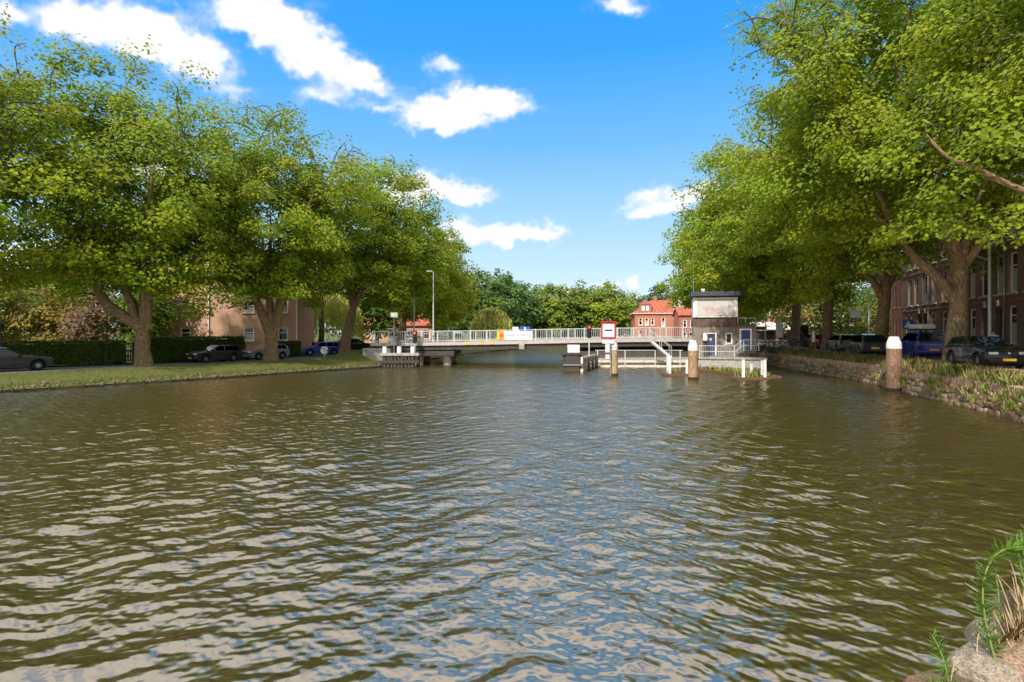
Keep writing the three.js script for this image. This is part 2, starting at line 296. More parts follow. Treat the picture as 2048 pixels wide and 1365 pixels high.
// ---------------------------------------------------------------- the water
{
  const r = rng(77), main = -0.12, waves = [];
  let wl = 1.8;
  for (let i = 0; i < 36; i++) {
    const spread = (r() + r() - 1) * 1.25 + (i % 7 === 3 ? 1.0 : 0) - (i % 7 === 5 ? .9 : 0), a = Math.PI / 2 + main + spread;
    waves.push({ k: 2 * Math.PI / wl, wl, dx: Math.cos(a), dz: Math.sin(a), ph: r() * 100, amp: Math.pow(wl, .78) }); wl *= .927;
  }
  const rows = []; let d = .4, step = .035;
  while (d < 121) { rows.push([d, step]); step = Math.max(.032, Math.min(.62, .0085 * d)); d += step; }
  const cols = 400, n = rows.length, pos = new Float32Array(n * (cols + 1) * 3), nor = new Float32Array(pos.length), uv = new Float32Array(n * (cols + 1) * 2), idx = new Uint32Array((n - 1) * cols * 6);
  const SLOPE = .080;
  let q = 0;
  rows.forEach(([dd, st], i) => {
    const half = Math.min(1.0 * dd + 5.5, 62), dxs = 2 * half / cols, cell = Math.max(st, dxs);
    for (let j = 0; j <= cols; j++) {
      const x = -half + j * dxs, z = -dd; let px = x, pz = z, h = 0, sx = 0, sz = 0;
      const gust = (.38 + .9 * clamp(.5 + 1.2 * fbm2(x * .07 + 3, z * .05, 3)) + .6 * clamp(.2 + fbm2(x * .25, z * .15 + 8, 2)));
      for (const w of waves) {
        const fade = clamp((w.wl / cell - 2) / 3); if (fade <= 0) continue;
        const p = (px * w.dx + pz * w.dz) * w.k + w.ph, e = Math.exp(Math.sin(p) - 1), c = e * Math.cos(p), a = SLOPE * w.amp * fade * gust / w.k / Math.pow(w.wl, .62);
        h += a * (e - .45); sx += a * w.k * c * w.dx; sz += a * w.k * c * w.dz; px -= w.dx * c * a * 1.6; pz -= w.dz * c * a * 1.6;
      }
      const o = (i * (cols + 1) + j) * 3, l = Math.hypot(sx, 1, sz);
      pos[o] = x; pos[o + 1] = h; pos[o + 2] = z; nor[o] = -sx / l; nor[o + 1] = 1 / l; nor[o + 2] = -sz / l;
      uv[o / 3 * 2] = x; uv[o / 3 * 2 + 1] = -z;
      if (i < n - 1 && j < cols) { const a = i * (cols + 1) + j, b = a + cols + 1; idx.set([a, a + 1, b, b, a + 1, b + 1], q); q += 6; }
    }
  });
  const g = new THREE.BufferGeometry();
  g.setAttribute('position', new THREE.BufferAttribute(pos, 3)); g.setAttribute('normal', new THREE.BufferAttribute(nor, 3)); g.setAttribute('uv', new THREE.BufferAttribute(uv, 2)); g.setIndex(new THREE.BufferAttribute(idx, 1));
  // fine ripples: a tile of short waves as a normal map
  const rr = rng(5), short = [];
  for (let i = 0; i < 46; i++) { const m = 5 + Math.pow(rr(), 1.4) * 34, a = Math.PI / 2 + main + (rr() + rr() + rr() - 1.5) * 1.35, kx = Math.round(Math.cos(a) * m), ky = Math.round(Math.sin(a) * m), k = Math.hypot(kx, ky) || 1; short.push([kx, ky, rr() * 6.28, Math.pow(k, -.35) / 3.0]); }
  const size = 768, nd = new Uint8Array(size * size * 4);
  for (let j = 0; j < size; j++) for (let i = 0; i < size; i++) {
    let sx = 0, sy = 0; const u = i / size * 2 * Math.PI, v = j / size * 2 * Math.PI;
    for (const [kx, ky, ph, a] of short) { const c = Math.cos(kx * u + ky * v + ph), k = Math.hypot(kx, ky); sx += a * c * kx / k; sy += a * c * ky / k; }
    const l = Math.hypot(sx, sy, 1 / .20), o = (j * size + i) * 4;
    nd[o] = 127.5 - 127.5 * sx / l; nd[o + 1] = 127.5 - 127.5 * sy / l; nd[o + 2] = 127.5 + 127.5 / .20 / l; nd[o + 3] = 255;
  }
  const nm = new THREE.DataTexture(nd, size, size); nm.wrapS = nm.wrapT = THREE.RepeatWrapping; nm.magFilter = nm.minFilter = THREE.LinearFilter; nm.repeat.set(1 / 3.3, 1 / 3.3); nm.needsUpdate = true;
  M.water = new THREE.MeshPhysicalMaterial({ color: lin(.050, .042, .010), roughness: .16, ior: 2.33, normalMap: nm, normalScale: new THREE.Vector2(1.3, 1.3), specularIntensity: 2.6, specularColor: lin(1, .87, .73) });
  setting('water', g, M.water);
}

// ---------------------------------------------------------------- quay wall of rough stone with a course of upright setts on top
{
  const wall = thing('quay_wall', 'rough stone quay wall with a course of upright setts below the dry grass verge', 'wall');
  M.mortar = speck([134, 120, 98], .3, 9, [1, 1]); const pts = resample(rightLine.slice(4), .5);
  part('core', strip(pts, rightOut, () => [0, .001, .14, .20, .22], (q) => q < .0005 ? -1.2 : q < .002 ? -.3 : q < .15 ? 1.0 : 1.12), M.mortar, wall);
  const r = rng(301), stoneMats = [[132, 116, 94], [112, 96, 76], [152, 132, 106], [136, 106, 86], [106, 98, 82], [120, 110, 74]].map((c) => speck(c, .4, 10, [.6, .6], .95));
  const blanks = [0, 1, 2, 3, 4].map((s) => { const g = new THREE.IcosahedronGeometry(.5, 1), p = g.attributes.position; for (let i = 0; i < p.count; i++) { const v = V().fromBufferAttribute(p, i), k = 1 + .22 * n3(v.x * 2.4 + s * 9, v.y * 2.4, v.z * 2.4); v.multiplyScalar(k); v.set(Math.sign(v.x) * Math.pow(Math.abs(v.x) * 2, .62) / 2, Math.sign(v.y) * Math.pow(Math.abs(v.y) * 2, .62) / 2, Math.sign(v.z) * Math.pow(Math.abs(v.z) * 2, .7) / 2); p.setXYZ(i, v.x, v.y, v.z); } g.computeVertexNormals(); return g; });
  const setts = [0, 1, 2].map((s) => { const g = new RoundedBoxGeometry(1, 1, 1, 1, .12), p = g.attributes.position; for (let i = 0; i < p.count; i++) p.setXYZ(i, p.getX(i) * (1 + .1 * n3(p.getX(i) + s * 5, p.getY(i), p.getZ(i))), p.getY(i), p.getZ(i) * (1 + .12 * n3(p.getX(i), p.getY(i) + s * 7, p.getZ(i)))); g.computeVertexNormals(); return g; });
  const line = new THREE.CatmullRomCurve3(rightLine.slice(4).map(([x, d]) => V(x, 0, -d)), false, 'centripetal'), total = line.getLength();
  const rest = [[], [], [], [], [], []]; let made = 0;
  const put = (geo, mat, s, w, h, t, y, tilt, name) => {
    const p = line.getPointAt(clamp(s / total)), tg = line.getTangentAt(clamp(s / total)), lean = clamp(y / 1.15) * .14 - .02, o = V(-tg.z, 0, tg.x).multiplyScalar(1);
    const m = new THREE.Matrix4().makeBasis(tg, V(0, 1, 0), o).multiply(new THREE.Matrix4().makeRotationZ(tilt)).scale(V(w, h, t)); m.setPosition(p.x + o.x * lean, y, p.z + o.z * lean);
    const dist = -p.z;
    if (dist > 17.5 && dist < 30.5 && made < 298) { const q = new THREE.Mesh(geo, stoneMats[mat]); q.name = name; q.applyMatrix4(m); q.castShadow = q.receiveShadow = true; wall.add(q); made++; } else if (dist > 13 && dist < 62) rest[mat].push(geo.clone().applyMatrix4(m));
  };
  let s0 = 8;
  for (const [y, h, w0] of [[.06, .30, .40], [.31, .27, .36], [.55, .26, .34], [.77, .24, .33]]) for (let s = s0; s < total - 60;) { const w = w0 * (.65 + .8 * r()); put(blanks[Math.floor(r() * 5)], Math.floor(r() * 6), s + w / 2, w * 1.02, h * (.75 + .5 * r()), .24 + .14 * r(), y + (r() - .5) * .12, (r() - .5) * .7, 'stone'); s += w; }
  for (let s = s0; s < total - 60;) { const w = .135 + .05 * r(); put(setts[Math.floor(r() * 3)], [2, 3, 3, 0, 2][Math.floor(r() * 5)], s + w / 2, w * .92, .30 + .06 * r(), .26, 1.0 + (r() - .5) * .05, -.16 + (r() - .5) * .22, 'sett'); s += w; }
  rest.forEach((l, i) => { if (l.length) stuff('stonework', merge(l), stoneMats[i], 'further stones of the quay wall', null, wall); });
}
{ // timber edge and rubble along the grass bank
  const edge = thing('bank_edging', 'low dark timber edging along the waterline of the grass bank', 'edging');
  const line = new THREE.CatmullRomCurve3(leftLine.map(([x, d]) => V(x, 0, -d)), false, 'centripetal'), total = line.getLength(), r = rng(9);
  const a0 = 45, mats = [speck([58, 48, 38], .5, 7, [1, .3]), speck([70, 60, 46], .5, 7, [1, .3]), speck([48, 44, 38], .5, 7, [1, .3])];
  for (let s = a0; s < a0 + 74; s += 1.5) {
    const a = line.getPointAt(s / total), b = line.getPointAt((s + 1.47) / total); a.y = b.y = -.10 + (r() - .5) * .03;
    part('plank', beam(a, b, .05, .38 + r() * .03), mats[Math.floor(r() * 3)], edge);
    part('stake', cyl(.05, .05, .7, b.x + .05, -.12, b.z, 7), mats[2], edge);
  }
  const rocks = [];
  for (let i = 0; i < 700; i++) {
    const s = a0 + r() * 74, p = line.getPointAt(s / total), o = leftOut(), q = .16 + r() * r() * .8, sz = .04 + r() * r() * .14;
    const g = new THREE.IcosahedronGeometry(sz, 0); g.scale(1.2, .6 + r() * .4, 1); place(g, p.x + o.x * q, leftSlope(q, p.x, p.z) + sz * .1, p.z + o.z * q, r() * 3, r() * 6, r() * 3); rocks.push(g);
  }
  stuff('rubble', merge(rocks), speck([104, 94, 70], .4, 8, [.4, .4]), 'pale rubble stones tucked under the lawn along the water edge', 'rubble');
}

// ---------------------------------------------------------------- grass
function blades(list, seed) {                                               // list of [x, y, z, height, width, colour]; one curved blade of two triangles each
  const r = rng(seed), n = list.length, pos = new Float32Array(n * 12), col = new Float32Array(n * 12), nor = new Float32Array(n * 12), idx = new Uint32Array(n * 6);
  list.forEach(([x, y, z, h, w, c], i) => {
    const a = r() * 6.283, l = (r() - .5) * .9 * h, l2 = (r() - .5) * .9 * h, ca = Math.cos(a) * w / 2, sa = Math.sin(a) * w / 2, k = .8 + .4 * r();
    pos.set([x - ca, y, z - sa, x + ca, y, z + sa, x + l * .45 + ca * .6, y + h * .6, z + l2 * .45 + sa * .6, x + l, y + h, z + l2], i * 12);
    for (let v = 0; v < 4; v++) { col.set([c[0] * k, c[1] * k, c[2] * k], i * 12 + v * 3); nor.set([-Math.sin(a) * .5, .8, Math.cos(a) * .5], i * 12 + v * 3); }
    idx.set([i * 4, i * 4 + 1, i * 4 + 2, i * 4, i * 4 + 2, i * 4 + 3], i * 6);
  });
  const g = new THREE.BufferGeometry(); g.setAttribute('position', new THREE.BufferAttribute(pos, 3)); g.setAttribute('normal', new THREE.BufferAttribute(nor, 3)); g.setAttribute('color', new THREE.BufferAttribute(col, 3)); g.setIndex(new THREE.BufferAttribute(idx, 1));
  return g;
}
{
  const r = rng(41), list = [], line = new THREE.CatmullRomCurve3(leftLine.map(([x, d]) => V(x, 0, -d)), false, 'centripetal'), total = line.getLength(), o = leftOut();
  for (let i = 0; i < 52000; i++) {
    const s = 46 + r() * 72, p = line.getPointAt(s / total), q = .3 + Math.pow(r(), 1.2) * 6.4, x = p.x + o.x * q, z = p.z + o.z * q, wild = q < 1.3;
    const t = clamp(.5 + 1.2 * fbm2(x * .35, z * .35, 3) + (r() - .5) * .5);
    list.push([x, leftSlope(q, x, z) - .02, z, (wild ? .07 + .16 * r() * r() : .025 + .035 * r()), .015 + .02 * r(), [lerp(.065, .125, t), lerp(.11, .13, t), lerp(.012, .02, t)]]);
  }
  stuff('grass', blades(list, 2), M.blade, 'short olive grass on the bank below the plane trees', 'grass');
  const dry = [], rl = new THREE.CatmullRomCurve3(rightLine.map(([x, d]) => V(x, 0, -d)), false, 'centripetal'), rt = rl.getLength();
  const green = [];
  for (let i = 0; i < 60000; i++) {
    const s = 56 + r() * 66, t0 = s / rt; if (t0 > 1) continue; const p = rl.getPointAt(t0), ro = rightOut(0, p), q = -.06 + Math.pow(r(), .9) * 1.8, x = p.x + ro.x * q, z = p.z + ro.z * q;
    const patch = fbm2(x * .4 + 5, z * .4, 3); if (patch < -.28 && r() < .8) continue;
    const t = clamp(.45 + 1.4 * fbm2(x * .3 + 31, z * .3, 3) + (r() - .5) * .6), h = (.10 + .36 * r() * r()) * (q < .6 ? 1.2 : q < 1.2 ? 1 : .6) * (1 + patch);
    dry.push([x, lerp(1.14, vergeTop, smooth(.2, 1.4, q)) - .02, z, h, .012 + .014 * r(), [lerp(.40, .16, t), lerp(.30, .20, t), lerp(.12, .03, t)]]);
  }
  stuff('grass', blades(dry, 3), M.blade, 'tall straw coloured dry grass on the verge above the quay wall', 'grass');
  for (let c = 0; c < 90; c++) {                                             // weeds rooted in the wall
    const s = 58 + r() * 34, p = rl.getPointAt(clamp(s / rt)), y = .1 + r() * .9, R = .12 + .2 * r(), ro = rightOut(0, p);
    for (let k = 0; k < 110; k++) { const a = r() * 6.28, q = r() * R; green.push([p.x - ro.x * .08 + Math.cos(a) * q * .6 - ro.x * q * .4, y + (r() - .3) * R, p.z + Math.sin(a) * q, .08 + .17 * r(), .010 + .012 * r(), c % 2 ? [.14 + .1 * r(), .22 + .08 * r(), .02] : [.34, .27, .10]]); }
  }
  stuff('weeds', blades(green, 4), M.blade, 'bright green weeds sprouting from joints of the quay wall', 'weeds');
}

// ---------------------------------------------------------------- foliage
class Leaves {                                                               // folded leaf faces gathered into one geometry
  constructor() { this.p = []; this.n = []; this.c = []; }
  add(x, y, z, nx, ny, nz, tx, ty, tz, L, W, r, g, b) {
    const dn = tx * nx + ty * ny + tz * nz; tx -= dn * nx; ty -= dn * ny; tz -= dn * nz; const tl = Math.hypot(tx, ty, tz) || 1; tx /= tl; ty /= tl; tz /= tl;
    const sx = ny * tz - nz * ty, sy = nz * tx - nx * tz, sz = nx * ty - ny * tx, f = L * .13, m = L * .46;
    this.p.push(x, y, z, x + tx * m + sx * W - nx * f, y + ty * m + sy * W - ny * f, z + tz * m + sz * W - nz * f, x + tx * L - nx * f, y + ty * L - ny * f, z + tz * L - nz * f, x + tx * m - sx * W - nx * f, y + ty * m - sy * W - ny * f, z + tz * m - sz * W - nz * f);
    this.n.push(nx, ny, nz, nx, ny, nz, nx, ny, nz, nx, ny, nz);
    for (let k = 0; k < 4; k++) this.c.push(r, g, b);
  }
  build() {
    const g = new THREE.BufferGeometry(), q = this.p.length / 12, idx = new Uint32Array(q * 6);
    for (let i = 0; i < q; i++) idx.set([i * 4, i * 4 + 2, i * 4 + 1, i * 4, i * 4 + 3, i * 4 + 2], i * 6);
    g.setAttribute('position', new THREE.BufferAttribute(new Float32Array(this.p), 3)); g.setAttribute('normal', new THREE.BufferAttribute(new Float32Array(this.n), 3)); g.setAttribute('color', new THREE.BufferAttribute(new Float32Array(this.c), 3)); g.setIndex(new THREE.BufferAttribute(idx, 1));
    return g;
  }
}
function clump(L, r, c, R, n, size, tint, centre, flat = .62) {
  for (let i = 0; i < n; i++) {
    let ux, uy, uz, q; do { ux = r() * 2 - 1; uy = r() * 2 - 1; uz = r() * 2 - 1; q = ux * ux + uy * uy + uz * uz; } while (q > 1 || q < .04);
    const x = c.x + ux * R, y = c.y + uy * R * flat - (ux * ux + uz * uz) * R * .28, z = c.z + uz * R;
    let ox = x - centre.x, oy = y - centre.y, oz = z - centre.z; const ol = Math.hypot(ox, oy, oz) || 1;
    let nx = ox / ol * .45 + ux * .35 + (r() - .5) * 1.1, ny = .75 + oy / ol * .3 + (r() - .5) * .9, nz = oz / ol * .45 + uz * .35 + (r() - .5) * 1.1; const nl = Math.hypot(nx, ny, nz); nx /= nl; ny /= nl; nz /= nl;
    const s = size * (.65 + .7 * r()), k = .76 + .5 * r();
    L.add(x, y, z, nx, ny, nz, ux + (r() - .5), uy - .55 + (r() - .5) * .6, uz + (r() - .5), s, s * .46, tint[0] * k, tint[1] * k, tint[2] * k);
  }
}
const GREEN = [.29, .385, .016];
function crown(o) {                                                          // o: seed, c centre, r radii, clumps, per, leaf, R clump radius, tint
  const r = rng(o.seed), L = new Leaves(), tips = [], c = o.c, lo = o.low ?? .78;
  for (let i = 0; i < o.clumps; i++) {
    let dx, dy, dz, q; do { dx = r() * 2 - 1; dy = r() * 2 - 1; dz = r() * 2 - 1; q = Math.hypot(dx, dy, dz); } while (q > 1 || q < .1); dx /= q; dy /= q; dz /= q;
    const lobe = 1 + .24 * n3(dx * 1.7 + o.seed * 3.1, dy * 1.7, dz * 1.7) + .10 * n3(dx * 4 + o.seed, dy * 4, dz * 4 + 7);
    const f = (1 - .58 * Math.pow(r(), 1.5)) * lobe, ry = dy < 0 ? o.r[1] * lo : o.r[1];
    const p = V(c.x + dx * o.r[0] * f, c.y + dy * ry * f, c.z + dz * o.r[2] * f);
    if (o.floor !== undefined && p.y < o.floor) { p.y = o.floor + r() * 1.5; }
    if (o.clear && p.y < o.clear[2] && p.x > o.clear[0] && p.x < o.clear[1]) p.y = o.clear[2] + r() * 3;
    tips.push(p);
    const ripe = r(), v = .82 + .34 * r(), tint = [o.tint[0] * v * lerp(.78, 1.22, ripe), o.tint[1] * v * lerp(.90, 1.06, ripe), o.tint[2] * v];
    clump(L, r, p, o.R * (.7 + .6 * r()), Math.round(o.per * (.6 + .8 * r())), o.leaf, tint, c);
  }
  for (const [x, y, z] of o.extra ?? []) { const v = .8 + .38 * r(); tips.push(V(x, y, z)); clump(L, r, V(x, y, z), o.R * .9, o.per, o.leaf, o.tint.map((q) => q * v), c); }
  for (let i = 0; i < (o.sprigs ?? 0); i++) {                                // shoots that break the outline
    const a = r() * 6.283, e = Math.pow(r(), .8) * 1.5 + .05, dx = Math.cos(a) * Math.cos(e), dy = Math.sin(e), dz = Math.sin(a) * Math.cos(e), f = 1.06 + .18 * r();
    const p = V(c.x + dx * o.r[0] * f, c.y + dy * o.r[1] * f, c.z + dz * o.r[2] * f); tips.push(p);
    const tint = o.tint.map((x) => x * (.75 + .4 * r()));
    clump(L, r, p, .55, 22, o.leaf * .95, tint, c, 1.1); clump(L, r, p.clone().add(V(-dx * .8, -dy * .8, -dz * .8)), .7, 36, o.leaf, tint, c, 1);
  }
  return { geo: L.build(), tips };
}
function limbsFor(r, foot, fork, c, rad, n, thick) {
  const out = [];
  for (let i = 0; i < n; i++) {
    const a = i / n * 6.283 + r() * .8, e = .25 + .9 * r(), end = V(c.x + Math.cos(a) * rad[0] * .62, c.y + rad[1] * (-.15 + .65 * r()), c.z + Math.sin(a) * rad[2] * .62), mid = fork.clone().lerp(end, .45); mid.y += .12 * rad[1] * e; mid.x += (r() - .5) * 1.4; mid.z += (r() - .5) * 1.4;
    out.push({ pts: [fork.clone(), fork.clone().lerp(mid, .45).add(V((r() - .5) * .5, .3, (r() - .5) * .5)), mid, end], rad: [thick * .62, thick * .46, thick * .32, thick * .10] });
  }
  return out;
}
function plane(o) {                                                          // a plane tree: trunk with limbs, fine branches, crown
  const r = rng(o.seed + 900), g = o.ground, foot = V(o.x, g, -o.d), t = thing('plane_tree', o.label, 'tree', [foot.x, foot.y, foot.z], 0, o.group);
  const fork = foot.clone().add(V(...(o.lean ?? [0, 3.4, 0]))), k = o.thick ?? .52;
  const limbs = o.limbs ? o.limbs(foot, fork) : []; limbs.push(...limbsFor(r, foot, fork, o.c, o.r, o.nLimbs ?? 5, k));
  const mid = foot.clone().lerp(fork, .5); mid.x += (r() - .5) * .25;
  const wood = [tube([foot.clone().add(V(0, -.4, 0)), foot.clone().add(V((fork.x - foot.x) * .06, .25, 0)), mid, fork, fork.clone().add(V((fork.x - foot.x) * .1, .5, 0))], [k * 1.5, k * 1.15, k * 1.0, k * 1.02, k * .8], 14, 6, .10, o.seed)];
  const nodes = [];
  for (const l of limbs) { wood.push(tube(l.pts, l.rad, 9, 6, .12, o.seed + wood.length)); const cv = new THREE.CatmullRomCurve3(l.pts); for (let i = 2; i <= 12; i++) nodes.push([cv.getPoint(i / 12), lerp(l.rad[0], l.rad[l.rad.length - 1], i / 12)]); }
  const { geo, tips } = crown({ ...o, tint: o.tint ?? GREEN });
  const twigs = []; let n = 0;
  for (const p of tips) {
    if (r() > (o.twigs ?? .55)) continue;
    let best = null, bd = 1e9; for (const [q, rr] of nodes) { const dd = q.distanceToSquared(p) + (q.y > p.y ? 9 : 0); if (dd < bd) { bd = dd; best = [q, rr]; } }
    if (bd > 14) continue;
    const m = best[0].clone().lerp(p, .5); m.y += .25 + r() * .5; m.x += (r() - .5) * .8; m.z += (r() - .5) * .8;
    twigs.push(tube([best[0], m, p], [Math.min(best[1] * .5, .10), .05, .014], 5, 3)); nodes.push([m, .045]); n++;
  }
  const shift = (q) => { q.translate(-foot.x, -foot.y, -foot.z); return q; };
  part('trunk', shift(merge(wood)), M.bark, t); if (twigs.length) part('branch_work', shift(merge(twigs)), o.twigMat ?? M.twig, t);
  part('crown', shift(geo), M.leaf, t);
  return t;
}
M.twig = speck([84, 70, 52], .3, 8, [.3, 1], .95);
const LG = 'plane trees on the grass bank', RG = 'plane trees along the street above the quay wall';
// the grass bank
plane({ seed: 1, x: -35.5, d: 33, ground: .7, c: V(-34.6, 12.3, -33.5), r: [8.6, 9.2, 7], clumps: 300, per: 175, leaf: 0.221, R: 1.25, sprigs: 26, label: 'plane tree at the end of the bank by the dark grey estate car', group: LG });
plane({ seed: 2, x: at(287, 40.8).x, d: 40.8, ground: .68, thick: .5, lean: [-.1, 2.05, -.05], low: 1, c: V(-28.0, 12.7, -41), r: [8.8, 9.1, 7.2], clumps: 430, per: 190, leaf: 0.221, R: 1.22, sprigs: 34, floor: 4.4, clear: [-31.5, -25.2, 6.7], label: 'large plane tree leaning over its forked trunk beside the clipped hedges', group: LG,
  limbs: (a, f) => { const q = (px, py, dz = 0, dd = 40.8) => V(at(px, dd).x, up(py, dd), -dd + dz); return [
    { pts: [q(285, 660), q(255, 635, .3), q(215, 600, .5), q(200, 545, .4), q(185, 470, 0), q(160, 380, 0)], rad: [.42, .36, .30, .25, .2, .08] },
    { pts: [q(282, 655), q(265, 615, -.3), q(240, 580, -.5), q(218, 545, -.8), q(232, 500, -1.2), q(250, 420, -1.6)], rad: [.34, .27, .22, .18, .14, .05] },
    { pts: [q(292, 660), q(300, 610, .2), q(310, 560, .6), q(322, 520, .8), q(330, 430, 1)], rad: [.32, .27, .22, .18, .06] },
  ]; }, nLimbs: 3 });
plane({ seed: 3, x: at(541, 48.5).x, d: 48.5, ground: .69, thick: .5, lean: [.05, 2.2, 0], low: .95, c: V(-20.8, 12.4, -48.8), r: [8.3, 8.6, 7], clumps: 400, per: 180, leaf: 0.230, R: 1.2, sprigs: 34, floor: 5.6, clear: [-22.8, -18.4, 6.7], label: 'plane tree with four upright limbs standing in front of the pink brick house', group: LG,
  limbs: (a, f) => { const d = 48.5, q = (px, py, dz = 0) => V(at(px, d).x, up(py, d), -d + dz); return [
    { pts: [q(538, 665), q(528, 640, .2), q(515, 605, .3), q(508, 585, .3), q(490, 500, 0)], rad: [.36, .3, .25, .2, .06] },
    { pts: [q(543, 665), q(540, 625), q(532, 575, -.4), q(520, 550, -.5), q(515, 460, -1)], rad: [.34, .28, .22, .18, .05] },
    { pts: [q(550, 665), q(560, 625, .2), q(570, 590, .4), q(580, 555, .6), q(600, 470, 1)], rad: [.36, .3, .24, .2, .05] },
  ]; }, nLimbs: 3 });
plane({ seed: 4, x: at(688, 60).x, d: 60, ground: .85, thick: .46, lean: [.9, 4.6, 0], c: V(-14.9, 12.6, -60), r: [7.5, 8.2, 6.6], clumps: 330, per: 161, leaf: 0.246, R: 1.2, sprigs: 30, floor: 6.2, label: 'plane tree with a single leaning trunk by the blue car', group: LG });
plane({ seed: 5, x: -14.6, d: 76, ground: .75, c: V(-12.6, 11.8, -76), r: [6.2, 8.4, 6], clumps: 240, per: 136, leaf: 0.285, R: 1.25, sprigs: 20, tint: [.30, .385, .016], label: 'plane tree just beyond the bridge behind the tall lamp post', group: LG });
plane({ seed: 6, x: -12.4, d: 92, ground: .75, c: V(-11.4, 10.4, -92), r: [5.6, 7.4, 6], clumps: 190, per: 121, leaf: 0.325, R: 1.3, sprigs: 14, tint: [.33, .385, .016], label: 'yellowish plane tree beyond the bridge next to the dark tall trees', group: LG });
// the street above the quay wall
plane({ seed: 11, x: 24.0, d: 15.5, ground: 1.5, thick: .55, c: V(22.4, 14.6, -18.4), r: [7.2, 7.4, 7.0], clumps: 360, per: 205, leaf: 0.158, R: 1.15, sprigs: 20, floor: 7.9, extra: [[15, 9.5, -18], [16.4, 9.2, -17.6], [14, 8.0, -18.6], [15.4, 6.9, -19], [17, 6.7, -19.2], [13.4, 9.9, -18.8], [17.6, 8.6, -18], [14.6, 8.9, -17.4], [16.2, 7.2, -17.2], [13.9, 10.8, -18], [15.8, 10.6, -18.8], [18.2, 7.6, -19.4], [12.9, 9.0, -19.4], [14.4, 7.0, -20]], label: 'plane tree whose long bough reaches over the quay, crown above the black hatchback', group: RG,
  limbs: (a, f) => [{ pts: [V(23.7, 5.5, -15.6), V(19.6, 6.4, -17.0), V(16.3, 7.55, -18.0), V(14.9, 8.25, -18.1), V(13.9, 8.75, -18.2), V(13.3, 9.5, -18.3)], rad: [.20, .17, .14, .11, .08, .03] }] });
plane({ seed: 12, x: at(1908, 30).x, d: 30, ground: 1.45, thick: .40, lean: [.25, 5.6, 0], c: V(20.9, 15.6, -30.5), r: [8.4, 8.3, 8], clumps: 560, per: 215, leaf: 0.175, R: 1.12, sprigs: 46, floor: 7.0, low: .95, clear: [20.2, 26.5, 9.0], label: 'thick plane tree right behind the black hatchback with a low side limb', group: RG,
  limbs: (a, f) => { const d = 30, q = (px, py, dz = 0) => V(at(px, d).x, up(py, d), -d + dz); return [
    { pts: [q(1908, 600), q(1880, 568, .2), q(1850, 540, .3), q(1820, 515, .3), q(1790, 470, 0), q(1740, 400, -.5)], rad: [.27, .25, .23, .20, .16, .06] },
    { pts: [q(1918, 580), q(1922, 530), q(1926, 480, .2), q(1935, 420, .3)], rad: [.3, .26, .22, .1] },
    { pts: [q(1922, 540), q(1945, 495, .4), q(1962, 455, .7), q(2000, 400, 1)], rad: [.24, .2, .15, .05] },
    { pts: [q(1800, 480), q(1700, 300, .5), q(1620, 190, .8), q(1540, 110, 1), q(1490, 95, 1.2)], rad: [.16, .12, .08, .05, .015] },
    { pts: [q(1660, 260, .6), q(1590, 120, .8), q(1545, 30, 1), q(1520, -40, 1)], rad: [.1, .07, .045, .015] } ]; }, nLimbs: 4 });
plane({ seed: 13, x: at(1757, 42).x, d: 42, ground: 1.5, thick: .40, lean: [.5, 5.2, 0], c: V(24.6, 13.0, -42), r: [9.0, 8.4, 7.6], clumps: 430, per: 185, leaf: 0.206, R: 1.2, sprigs: 34, floor: 6.2, low: .9, clear: [23, 31, 7.6], label: 'plane tree with a flared foot beside the dark parked car', group: RG,
  limbs: (a, f) => { const d = 42, q = (px, py, dz = 0) => V(at(px, d).x, up(py, d), -d + dz); return [
    { pts: [q(1762, 590), q(1740, 560, .2), q(1700, 535, .3), q(1660, 515, .3), q(1610, 480, .3)], rad: [.26, .22, .18, .15, .05] },
    { pts: [q(1772, 585), q(1790, 540, .1), q(1810, 500, .3)], rad: [.24, .2, .1] } ]; } });
plane({ seed: 14, x: at(1655, 52).x, d: 52, ground: 1.5, thick: .4, lean: [.2, 5.0, 0], c: V(24.8, 12.6, -53), r: [8.8, 8.2, 7.4], clumps: 350, per: 167, leaf: 0.238, R: 1.2, sprigs: 28, floor: 6.0, low: .9, label: 'plane tree standing behind the wooden notice post', group: RG,
  limbs: (a, f) => { const d = 52, q = (px, py, dz = 0) => V(at(px, d).x, up(py, d), -d + dz); return [{ pts: [q(1655, 600), q(1630, 590, .2), q(1600, 570, .3), q(1585, 560, .3), q(1560, 520)], rad: [.28, .23, .19, .15, .05] }, { pts: [q(1660, 590), q(1672, 560), q(1690, 540, .2), q(1710, 500)], rad: [.24, .19, .14, .05] }]; } });
plane({ seed: 15, x: at(1588, 65).x, d: 65, ground: 1.5, thick: .48, lean: [.4, 5, 0], c: V(27.6, 12.6, -65), r: [8.6, 8.4, 7.4], clumps: 280, per: 146, leaf: 0.269, R: 1.3, sprigs: 24, floor: 5.6, low: .9, label: 'plane tree over the parked bicycles and the dark kiosk', group: RG });
plane({ seed: 16, x: 31, d: 79, ground: 1.5, thick: .5, c: V(29.2, 11.9, -79), r: [8.4, 8.6, 7.4], clumps: 260, per: 142, leaf: 0.309, R: 1.35, sprigs: 22, floor: 5.0, tint: [.25, .36, .018], label: 'plane tree behind the roof of the bridge keeper house', group: RG });
plane({ seed: 17, x: 38, d: 96, ground: 1.5, thick: .5, c: V(37, 11, -96), r: [9, 8, 7.4], clumps: 160, per: 113, leaf: 0.365, R: 1.5, floor: 4, label: 'plane tree at the far end of the street row', group: RG });

